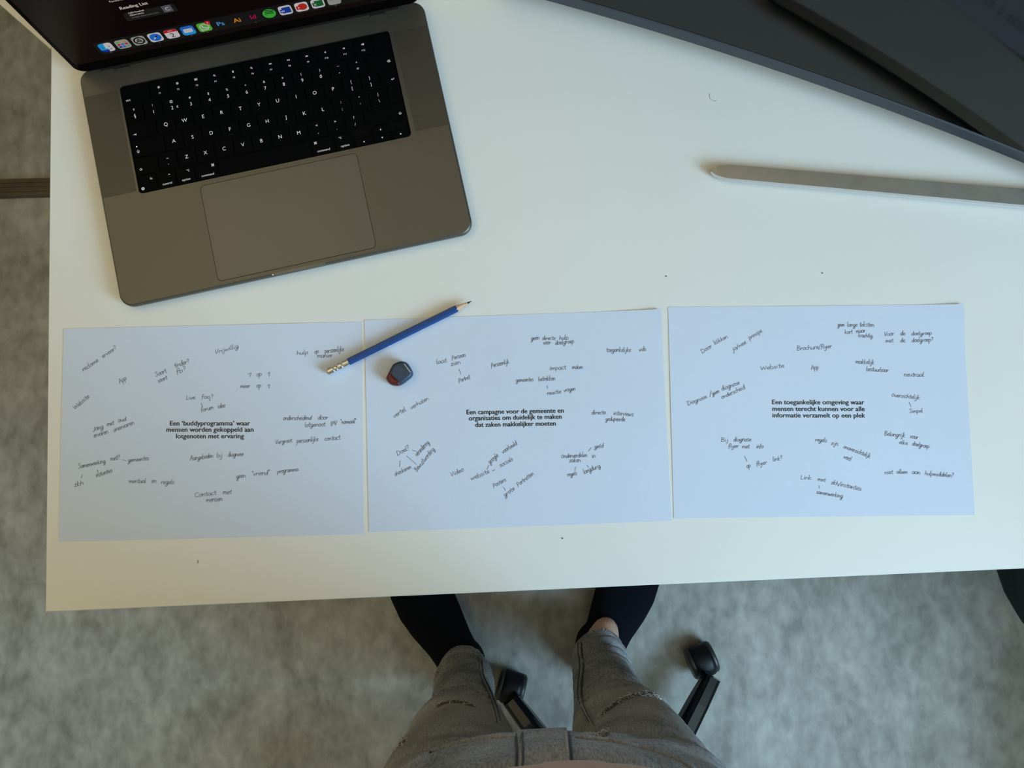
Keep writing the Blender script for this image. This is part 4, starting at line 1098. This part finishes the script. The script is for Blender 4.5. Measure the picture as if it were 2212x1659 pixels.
v, f = slab(rrect(.42, .46, .09, 8, 0, .87), [(-.03, .02), (-.02, 0), (.02, 0), (.035, .03)])
bk = link_mesh('backrest', [(x_, -.29 - z_ - (y_ - .65) * .12, y_) for x_, y_, z_ in v], f, M['seat_fabric'], ch, smooth=True)
# unseen low drawer unit, added to block window light from the right floor
cab = tag(empty('added_drawer_unit', (1.48, -.88, 0)), 'unseen low grey drawer unit added behind the teal chair to shade the floor', 'shade blocker')
v, f = box(-.22, .22, -.72, .72, .02, .64, .004); link_mesh('body', v, f, M['steel'], cab)
for k in range(3):
    v, f = box(-.236, -.2205, -.71, .71, 0.03 + .203 * k, .225 + .203 * k, .002); dr_ = link_mesh('drawer', v, f, M['desk_edge'], cab)
    v, f = box(-.255, -.2365, -.08, .08, .16 + .190 * k, .175 + .190 * k, .002); link_mesh('handle', v, f, M['steel'], dr_)
# neighbour's chair, its seat pushed under the desk at the right edge of the picture
sA = at(2150, 1230, .47)
c2 = tag(empty('office_chair', (sA.x + .285, sA.y + .13, 0)), 'dark teal fabric chair tucked under the right end of the desk', 'chair')
cushion('seat', 0, -.03, .52, .52, .40, .475, M['chair_fabric'], c2, r=.19)
r2 = Vector((c2.location.x, c2.location.y, 0))
for k in range(5):
    a = radians(74 + 72 * k)
    loft_bar('base_arm', (.23 * cos(a), .23 * sin(a), .075), (.02 * cos(a), .02 * sin(a), .095), .034, .046, .026, .05, M['chair_arm'], c2)
    caster(c2, r2.x + .23 * cos(a), r2.y + .23 * sin(a), a, r2)
rings = [[(r * cos(2 * pi * k / 20), r * sin(2 * pi * k / 20), z) for k in range(20)] for z, r in ((.065, .035), (.07, .045), (.12, .045), (.13, .028), (.28, .028), (.285, .018), (.405, .018))]
v, f = rings_mesh(rings); link_mesh('column', v, f, M['chair_black'], c2)
loft_bar('back_support', (.06, -.2, .43), (.08, -.33, .62), .06, .05, .03, .03, M['chair_black'], c2)
v, f = slab(rrect(.44, .50, .10, 8, .10, .82), [(-.03, .02), (-.02, 0), (.02, 0), (.035, .03)])
link_mesh('backrest', [(x_, -.33 - z_ - (y_ - .6) * .1, y_) for x_, y_, z_ in v], f, M['chair_fabric'], c2, smooth=True)

# ------------------------------------------------------------------ person
PC = Vector((.045, -.36, 0))
person = tag(empty('person', PC), 'person standing at the desk in ripped grey jeans and black socks', 'person')
def ell(cx, cy, z, rx, ry, n=28, p=2.0, rot=0):
    out = []
    for k in range(n):
        a = 2 * pi * k / n; c, s = cos(a), sin(a)
        x_ = rx * abs(c) ** (2 / p) * (1 if c >= 0 else -1); y_ = ry * abs(s) ** (2 / p) * (1 if s >= 0 else -1)
        if rot: x_, y_ = x_ * cos(rot) - y_ * sin(rot), x_ * sin(rot) + y_ * cos(rot)
        out.append((cx + x_, cy + y_, z))
    return out
def addm(bm, v, f):
    vs = [bm.verts.new(p) for p in v]
    for q in f: bm.faces.new([vs[i] for i in q])
def tube3(bm, pts, radii, n=14, flat=1.0):
    rings = []; P = [Vector(p) for p in pts]
    # densify
    Q, Rr = [], []
    for i in range(len(P) - 1):
        for k in range(4):
            t_ = k / 4; Q.append(P[i].lerp(P[i + 1], t_)); Rr.append(radii[i] + (radii[i + 1] - radii[i]) * t_)
    Q.append(P[-1]); Rr.append(radii[-1])
    prev = None
    for i, p in enumerate(Q):
        d = (Q[min(i + 1, len(Q) - 1)] - Q[max(0, i - 1)]).normalized()
        a = d.orthogonal().normalized() if prev is None else (prev - d * prev.dot(d)).normalized()
        prev = a; c = d.cross(a)
        r = Rr[i]
        rings.append([p + (a * cos(2 * pi * k / n) + c * sin(2 * pi * k / n)) * r for k in range(n)])
    d0 = (Q[0] - Q[1]).normalized(); d1 = (Q[-1] - Q[-2]).normalized()
    def cap(ring, c, d, r): return [[c + (p - c) * k + d * r * h for p in ring] for k, h in ((.8, .5), (.45, .85), (.12, .98))]
    rings = list(reversed(cap(rings[0], Q[0], d0, Rr[0]))) + rings + cap(rings[-1], Q[-1], d1, Rr[-1])
    v, f = rings_mesh(rings); addm(bm, v, f)
def remeshed(name, bm, voxel, mats, parent, smooth_iter=3, disp=None):
    bmesh.ops.recalc_face_normals(bm, faces=bm.faces)
    me = bpy.data.meshes.new('tmp'); bm.to_mesh(me); bm.free()
    o = bpy.data.objects.new('tmp', me); COL.objects.link(o)
    md = o.modifiers.new('r', 'REMESH'); md.mode = 'VOXEL'; md.voxel_size = voxel
    ms = o.modifiers.new('s', 'SMOOTH'); ms.iterations = smooth_iter; ms.factor = .6
    bpy.context.view_layer.update()
    dg = bpy.context.evaluated_depsgraph_get()
    m2 = bpy.data.meshes.new_from_object(o.evaluated_get(dg)); m2.name = name
    bpy.data.objects.remove(o); bpy.data.meshes.remove(me)
    m2.materials.clear()
    for m_ in (mats if isinstance(mats, list) else [mats]): m2.materials.append(m_)
    if disp:
        ns = [v.normal.copy() for v in m2.vertices]
        for v, n_ in zip(m2.vertices, ns): v.co = v.co + n_ * disp(v.co)
    m2.polygons.foreach_set('use_smooth', [True] * len(m2.polygons))
    m2.update()
    bv = BVHTree.FromPolygons([v.co.copy() for v in m2.vertices], [tuple(p.vertices) for p in m2.polygons])
    for v in m2.vertices: v.co = v.co - PC
    m2.update()
    o2 = bpy.data.objects.new(name, m2); COL.objects.link(o2); o2.parent = parent
    return o2, bv
# --- trousers
LEG_L = [(.095, -.075, -.397, .044, .045), (.12, -.075, -.397, .044, .044), (.16, -.073, -.397, .045, .046), (.24, -.070, -.392, .046, .052), (.32, -.067, -.386, .048, .057), (.40, -.062, -.382, .051, .060),
         (.47, -.058, -.372, .056, .058), (.52, -.058, -.362, .063, .058), (.58, -.056, -.366, .074, .067), (.66, -.050, -.366, .085, .078), (.74, -.043, -.362, .092, .086), (.82, -.037, -.352, .092, .092)]
LEG_R = [(.115, .162, -.366, .042, .044), (.14, .161, -.366, .043, .044), (.18, .159, -.368, .044, .046), (.24, .155, -.370, .047, .052), (.32, .150, -.370, .051, .058), (.40, .146, -.368, .054, .061),
         (.47, .144, -.360, .056, .058), (.52, .144, -.350, .063, .058), (.58, .145, -.357, .074, .067), (.66, .142, -.361, .085, .078), (.74, .135, -.360, .092, .086), (.82, .128, -.352, .092, .092)]
bm = bmesh.new()
for LG in (LEG_L, LEG_R):
    v, f = rings_mesh([ell(cx, cy, z, rx, ry) for z, cx, cy, rx, ry in LG]); addm(bm, v, f)
v, f = rings_mesh([ell(.045, -.352, .775, .165, .074, p=2.4), ell(.045, -.350, .80, .176, .097, p=2.4), ell(.045, -.342, .86, .176, .112, p=2.3), ell(.044, -.334, .92, .164, .118, p=2.3), ell(.043, -.328, .955, .156, .119, p=2.2), ell(.042, -.330, .995, .146, .112, p=2.2)])
addm(bm, v, f)
def jean_disp(p):
    z = p.z; w = 0
    nz = noise.noise(Vector((p.x * 7, p.y * 7, p.z * 5)))
    ank = max(0, 1 - abs(z - .17) / .16); kn = max(0, 1 - abs(z - .47) / .12); cr = max(0, 1 - abs(z - .80) / .12)
    w += ank * .0072 * sin(z * 150 + nz * 9 + p.x * 25) + kn * .0028 * sin(z * 130 + nz * 8) + cr * .0035 * sin((z * 90 + abs(p.x - .045) * 60) + nz * 6)
    w += .0030 * noise.noise(Vector((p.x * 16, p.y * 16, p.z * 11))) + .0010 * noise.noise(Vector((p.x * 55, p.y * 55, p.z * 40)))
    return w
jeans, JB = remeshed('jeans', bm, .0045, M['denim'], person, 4, jean_disp)
O_ = Vector((0, 0, CAMZ))
def cast(px, py, bv=JB):
    h = bv.ray_cast(O_, ray_dir(px, py))
    return (h[0], h[1]) if h[0] is not None else None
def surf_strip(name, path, w, m_, parent, lift=.0012, thick=.0014, n=30):
    """a raised strip following the surface under the pixels of path"""
    P = smooth_pts(path, 6); pts = []
    for (x_, y_) in P:
        h = cast(x_, y_)
        if h: pts.append(h)
    if len(pts) < 3: return None
    V, F = [], []
    for i, (c, nn_) in enumerate(pts):
        if nn_.dot(O_ - c) < 0: nn_ = -nn_
        d = pts[min(i + 1, len(pts) - 1)][0] - pts[max(0, i - 1)][0]
        if d.length < 1e-7: d = Vector((1, 0, 0))
        e_ = min(1.0, min(i, len(pts) - 1 - i) / 3.0 + .02)
        s = d.normalized().cross(nn_).normalized() * w / 2 * (.3 + .7 * e_)
        L0, T0 = lift, thick; lift_, thick_ = lift * e_, thick * e_
        for q in (c - s - nn_ * .001, c - s + nn_ * lift_, c - s * .5 + nn_ * (lift_ + thick_ * .5), c + s * .5 + nn_ * (lift_ + thick_ * .5), c + s + nn_ * lift_, c + s - nn_ * .001): V.append(q - PC)
    for i in range(len(pts) - 1):
        for k in range(5): F.append((i * 6 + k, i * 6 + k + 1, i * 6 + 7 + k, i * 6 + 6 + k))
    return link_mesh(name, V, F, m_, parent, smooth=True)
def frays(name, path, count, ln, parent, spread=3.0, rnd=random.Random(3), r=.00028):
    """loose white threads standing along a torn edge"""
    P = smooth_pts(path, 8); paths = []
    for _ in range(count):
        t_ = rnd.random() * (len(P) - 1); i = int(t_); a = Vector(P[i]); b = Vector(P[min(i + 1, len(P) - 1)]); q = a.lerp(b, t_ - i)
        q += Vector((rnd.gauss(0, spread * .4), rnd.gauss(0, spread * .4)))
        h = cast(q.x, q.y)
        if not h: continue
        c, nn_ = h
        if nn_.dot(O_ - c) < 0: nn_ = -nn_
        d = Vector((rnd.gauss(0, 1), rnd.gauss(0, 1), rnd.gauss(0, 1))); d = (d - nn_ * d.dot(nn_)).normalized()
        L = ln * rnd.uniform(.4, 1.3); bend = nn_.cross(d) * L * rnd.uniform(-.5, .5)
        pl = [c + d * L * k + bend * k * k + nn_ * (.0006 + .0035 * rnd.random() * sin(pi * k)) for k in (0, .33, .66, 1)]
        paths.append([p - PC for p in pl])
    o = tubes(name, paths, r, M['thread'], parent, n=3); o['kind'] = 'stuff'; return o
# knee rips, hem frays
surf_strip('rip_slit', [(945, 1528), (962, 1519), (985, 1517), (1008, 1521), (1025, 1528)], .0065, M['denim_dark'], jeans)
surf_strip('rip_slit', [(862, 1612), (868, 1607), (874, 1603)], .006, M['denim_dark'], jeans)
surf_strip('rip_slit', [(1290, 1592), (1300, 1588), (1312, 1584)], .006, M['denim_dark'], jeans)
surf_strip('rip_slit', [(1300, 1545), (1318, 1530), (1345, 1512), (1375, 1502), (1405, 1500), (1425, 1508)], .008, M['denim_dark'], jeans)
frays('frayed_threads', [(935, 1528), (962, 1518), (985, 1517), (1008, 1520), (1025, 1527)], 60, .006, jeans)
frays('frayed_threads', [(1290, 1552), (1318, 1530), (1345, 1512), (1375, 1502), (1405, 1500), (1440, 1518), (1480, 1540)], 150, .0080, jeans)
frays('frayed_threads', [(1480, 1540), (1520, 1558), (1550, 1582), (1575, 1612), (1595, 1645)], 260, .006, jeans, spread=7)
frays('frayed_threads', [(875, 1592), (868, 1608), (850, 1618), (832, 1632), (815, 1655)], 80, .005, jeans, spread=6)
frays('frayed_threads', [(1285, 1590), (1300, 1592), (1315, 1580)], 50, .004, jeans, spread=5)
frays('frayed_threads', [(965, 1420), (985, 1407), (1010, 1404), (1035, 1408)], 40, .0035, jeans, spread=2)
frays('frayed_threads', [(1262, 1375), (1285, 1364), (1310, 1362), (1330, 1370)], 45, .004, jeans, spread=2)
# inner leg seams with stitching on both sides
for pth in ([(1037, 1412), (1036, 1440), (1040, 1465), (1052, 1490), (1064, 1520), (1072, 1550), (1076, 1564)],
            [(1252, 1385), (1254, 1410), (1258, 1440), (1254, 1480), (1256, 1515), (1268, 1545), (1282, 1570)]):
    surf_strip('leg_seam', pth, .0085, M['denim'], jeans, lift=.0012, thick=.0022)
    surf_strip('seam_stitching', [(x_ - 3, y_) for x_, y_ in pth], .0010, M['denim_dark'], jeans, lift=.0026, thick=.0010)
    surf_strip('seam_stitching', [(x_ + 4, y_) for x_, y_ in pth], .0010, M['denim_dark'], jeans, lift=.0026, thick=.0010)
# fly flap: raised overlapping panel
def surf_panel(name, quad, m_, parent, lift, nu=14, nv=10):
    a, b, c, d = [Vector(q) for q in quad]; V = []; ok = True
    G = []
    for j in range(nv + 1):
        row = []
        for i in range(nu + 1):
            u, w_ = i / nu, j / nv
            p = a.lerp(b, u).lerp(d.lerp(c, u), w_); h = cast(p.x, p.y)
            row.append(h)
        G.append(row)
    pts = []
    for row in G:
        for h in row:
            if not h: pts.append(None); continue
            c_, n_ = h
            if n_.dot(O_ - c_) < 0: n_ = -n_
            pts.append((c_, n_))
    T, Bm, F = [], [], []
    ids = {}
    V = []
    for k, h in enumerate(pts):
        if h: ids[k] = len(V); V.append(h[0] + h[1] * lift - PC); V.append(h[0] - h[1] * .002 - PC)
    for j in range(nv):
        for i in range(nu):
            q = [j * (nu + 1) + i, j * (nu + 1) + i + 1, (j + 1) * (nu + 1) + i + 1, (j + 1) * (nu + 1) + i]
            if all(x_ in ids for x_ in q):
                F.append(tuple(ids[x_] for x_ in q))
                F.append(tuple(ids[x_] + 1 for x_ in reversed(q)))
    for j in range(nv):
        for i in (0, nu):
            q = (j * (nu + 1) + i, (j + 1) * (nu + 1) + i)
            if q[0] in ids and q[1] in ids: F.append((ids[q[0]], ids[q[1]], ids[q[1]] + 1, ids[q[0]] + 1))
    for i in range(nu):
        for j in (0, nv):
            q = (j * (nu + 1) + i, j * (nu + 1) + i + 1)
            if q[0] in ids and q[1] in ids: F.append((ids[q[0]], ids[q[1]], ids[q[1]] + 1, ids[q[0]] + 1))
    return link_mesh(name, V, F, m_, parent, smooth=False)
surf_panel('fly_flap', [(1128, 1576), (1221, 1571), (1229, 1700), (1122, 1700)], M['denim'], jeans, .0045)
surf_strip('fly_edge', [(1220, 1572), (1223, 1600), (1226, 1625), (1229, 1700)], .0022, M['denim_light'], jeans, lift=.0046, thick=.0016)
surf_strip('fly_shadow_gap', [(1229, 1576), (1231, 1605), (1233, 1630), (1237, 1700)], .0026, M['denim_dark'], jeans, lift=.0008, thick=.001)
for dx in (-8, 0, 8):
    surf_strip('seam_stitching', [(1124 + dx, 1580), (1122 + dx, 1605), (1124 + dx, 1630), (1121 + dx, 1700)], .0014, M['denim_dark'] if dx else M['denim_light'], jeans, lift=.0050 if dx > 0 else .0014, thick=.0006)
surf_strip('waist_fold', [(1240, 1592), (1280, 1597), (1330, 1603), (1400, 1618), (1460, 1640), (1520, 1675)], .010, M['denim'], jeans, lift=.0012, thick=.0022)
surf_strip('waist_fold', [(900, 1640), (950, 1616), (1010, 1600), (1060, 1592), (1118, 1589)], .009, M['denim'], jeans, lift=.0008, thick=.0018)
# --- body
bm = bmesh.new()
for ankle, knee, hip, toe in (((-.075, -.397, .06), (-.058, -.375, .49), (-.035, -.35, .84), (-.160, -.25, .03)), ((.162, -.368, .06), (.144, -.362, .49), (.124, -.35, .84), (.222, -.235, .03))):
    tube3(bm, [ankle, (ankle[0], ankle[1] + (.004 if ankle[0] > 0 else 0), .14), (ankle[0], ankle[1], .22), knee, hip], [.033, .0395 if ankle[0] > 0 else .034, .036, .046, .075])
    if ankle[0] > 0: tube3(bm, [(.163, -.362, .105), (.176, -.330, .088)], [.037, .026])
    tube3(bm, [(ankle[0], ankle[1] - .02, .036), ((ankle[0] + toe[0]) / 2, (ankle[1] + toe[1]) / 2, .030), (ankle[0] * .25 + toe[0] * .75, ankle[1] * .25 + toe[1] * .75, .024)], [.026, .021, .014])
v, f = rings_mesh([ell(.045, -.345, .80, .15, .09), ell(.044, -.335, .90, .150, .10), ell(.043, -.33, 1.0, .135, .092), ell(.043, -.335, 1.1, .135, .09), ell(.043, -.34, 1.25, .155, .10), ell(.043, -.345, 1.36, .165, .095), ell(.043, -.345, 1.42, .12, .07), ell(.043, -.335, 1.45, .06, .055), ell(.043, -.315, 1.52, .052, .054), ell(.043, -.30, 1.56, .05, .05)])
addm(bm, v, f)
HC = Vector((.043, -.255, 1.615))
hr = Matrix.Rotation(radians(-48), 3, 'X')
def hp(x_, y_, z_): return HC + hr @ Vector((x_, y_, z_))
rings = []
for z_, rx, ry, oy in ((-.125, .020, .022, .045), (-.115, .042, .045, .030), (-.09, .056, .070, .014), (-.05, .066, .086, .004), (0, .074, .096, 0), (.045, .076, .098, -.002), (.08, .066, .088, -.004), (.105, .042, .060, -.006), (.116, .015, .02, -.006)):
    rings.append([hp(a, b + oy, z_) for a, b, _ in ell(0, 0, 0, rx, ry)])
v, f = rings_mesh(rings); addm(bm, v, f)
tube3(bm, [hp(0, .088, .012), hp(0, .104, -.022), hp(0, .108, -.032)], [.007, .011, .010])
for sx in (-1, 1): tube3(bm, [hp(sx * .076, -.008, .018), hp(sx * .079, -.012, -.018)], [.011, .008]); 
tube3(bm, [hp(-.018, .088, -.062), hp(.018, .088, -.062)], [.007, .007])
hands = []
PH = Vector((.055, -.018, CAMZ + .0115))
for sx in (-1, 1):
    sh_ = Vector((.043 + sx * .165, -.34, 1.385)); el = Vector((.035 + sx * .265, -.20, 1.22)); wr = Vector((PH.x + sx * .105, -.085, CAMZ - .035))
    if sx < 0: wr = Vector((-.080, -.085, CAMZ - .030))
    tube3(bm, [sh_, sh_.lerp(el, .5), el, el.lerp(wr, .35), wr], [.055, .046, .038, .038, .026])
    ed = PH.x + sx * .0735     # phone end
    palm = Vector((ed + sx * .022, -.030, CAMZ + .004))
    tube3(bm, [wr, wr.lerp(palm, .5), palm], [.026, .029, .026])
    for k, yy in enumerate((-.048, -.030, -.012, .004)):
        L = (.8, 1.0, 1.05, .92)[k]
        b0 = palm + Vector((0, yy + .030, .006)); b1 = Vector((ed + sx * .010, yy + .004, CAMZ + .034)); b2 = Vector((ed - sx * .012 * L, yy + .008, CAMZ + .030)); b3 = Vector((ed - sx * .030 * L, yy + .010, CAMZ + .0245))
        tube3(bm, [b0, b1, b2, b3], [.0095, .0088, .0080, .0070], n=10)
    t0_ = palm + Vector((0, -.022, -.004)); t1_ = Vector((ed + sx * .004, -.068, CAMZ - .004)); t2_ = Vector((ed - sx * .014, -.066, CAMZ + .012))
    tube3(bm, [t0_, t1_, t2_], [.012, .0105, .0085], n=10)
body, BB = remeshed('body', bm, .0048, M['skin'], person, 2)
for sx in (-1, 1):
    bm = bmesh.new(); bmesh.ops.create_icosphere(bm, subdivisions=2, radius=.0115, matrix=Matrix.Translation(hp(sx * .031, .080, .008) - PC))
    obj_bm('eye', bm, mat('eye_white', (.8, .8, .8), .2), person, True)
# --- hair
bm = bmesh.new(); rings = []
for z_, rx, ry, oy in ((-.05, .055, .040, -.060), (-.02, .074, .075, -.030), (.03, .083, .098, -.010), (.075, .078, .098, -.008), (.108, .055, .075, -.008), (.126, .02, .03, -.008)):
    rings.append([hp(a, b + oy, z_) for a, b, _ in ell(0, 0, 0, rx, ry)])
v, f = rings_mesh(rings); link_mesh('hair', [Vector(p) - PC for p in v], f, M['hair'], person, smooth=True)
# --- shirt with sleeves
bm = bmesh.new()
v, f = rings_mesh([ell(.042, -.330, .981, .153, .1275, p=2.2), ell(.042, -.330, .995, .154, .1275, p=2.2), ell(.042, -.332, 1.03, .152, .122, p=2.2), ell(.043, -.333, 1.10, .152, .112), ell(.043, -.335, 1.22, .165, .115), ell(.043, -.342, 1.33, .178, .112), ell(.043, -.345, 1.40, .165, .095), ell(.043, -.342, 1.435, .11, .075), ell(.043, -.335, 1.455, .072, .066)])
addm(bm, v, f)
for sx in (-1, 1):
    sh_ = Vector((.043 + sx * .160, -.34, 1.385)); el = Vector((.035 + sx * .265, -.20, 1.22))
    tube3(bm, [sh_, sh_.lerp(el, .45), sh_.lerp(el, .7)], [.062, .058, .056])
shirt, _sb = remeshed('shirt', bm, .006, M['shirt'], person, 2, lambda p: .003 * noise.noise(Vector((p.x * 12, p.y * 12, p.z * 9))))
# --- socks
def sock(outline_sections):
    """sections: (centre, half width vector dir, half width, height) from heel to toe"""
    rings = []
    for (c, dr, hw_, h, zb) in outline_sections:
        ring = []
        for k in range(20):
            a = 2 * pi * k / 20; u = cos(a); w_ = sin(a)
            zz = zb + (h - zb) * (.5 + .5 * w_ * (1 if w_ < 0 else 1))
            uu = abs(u) ** .8 * (1 if u > 0 else -1)
            if w_ < 0: uu = abs(u) ** .5 * (1 if u > 0 else -1)
            ring.append(c + dr * uu * hw_ + Vector((0, 0, zz)))
        rings.append(ring)
    return rings_mesh(rings)
for side, heel, toe, collar in ((-1, Vector((-.052, -.455, 0)), Vector((-.206, -.192, 0)), .118), (1, Vector((.148, -.432, 0)), Vector((.262, -.166, 0)), .100)):
    d = (toe - heel); L = d.length; d.normalize(); s = Vector((-d.y, d.x, 0))
    secs = []
    out_ = -1 if side < 0 else 1       # lateral bulge of the ball of the foot
    for t_, hw_, h, zb, off in ((0, .012, .03, .012, 0), (.015, .022, .048, .004, 0), (.05, .036, .075, 0, 0), (.12, .040, .082, 0, 0), (.22, .040, .085, 0, .000), (.35, .043, .080, 0, .001), (.5, .052, .068, 0, .004), (.62, .057, .056, 0, .005), (.76, .056, .045, 0, .004), (.86, .050, .036, 0, .001), (.94, .035, .028, 0, -.003), (.985, .020, .022, .003, -.005), (1.0, .008, .016, .006, -.006)):
        secs.append((heel + d * L * t_ + s * (off * -out_), s, hw_, h, zb))
    v, f = sock(secs)
    bm = bmesh.new(); addm(bm, v, f)
    ank = (-.075, -.400) if side < 0 else (.160, -.370)
    vv, ff = rings_mesh([ell(ank[0], ank[1], .03, .034, .045, n=20), ell(ank[0], ank[1], .075, .037, .046, n=20), ell(ank[0] , ank[1], collar - .01, .0375, .041, n=20), ell(ank[0], ank[1], collar, .037, .039, n=20)]); addm(bm, vv, ff)
    remeshed('sock', bm, .0035, M['sock'], person, 5)
# --- phone held by the hands (the picture was taken with it)
ph = tag(empty('phone', PH), 'black phone held flat in both hands above the desk', 'phone')
ph.rotation_euler = (TILT, 0, 0)
v, f = slab(rrect(.143, .0700, .009, 5), [(-.0035, .001), (-.0025, 0), (.0025, 0), (.0038, .001)])
link_mesh('phone_body', v, f, M['phone'], ph)
v, f = slab(rrect(.140, .0655, .006, 4), [(.0037, 0), (.0040, .0002)]); link_mesh('phone_screen', v, f, M['glass_black'], ph)
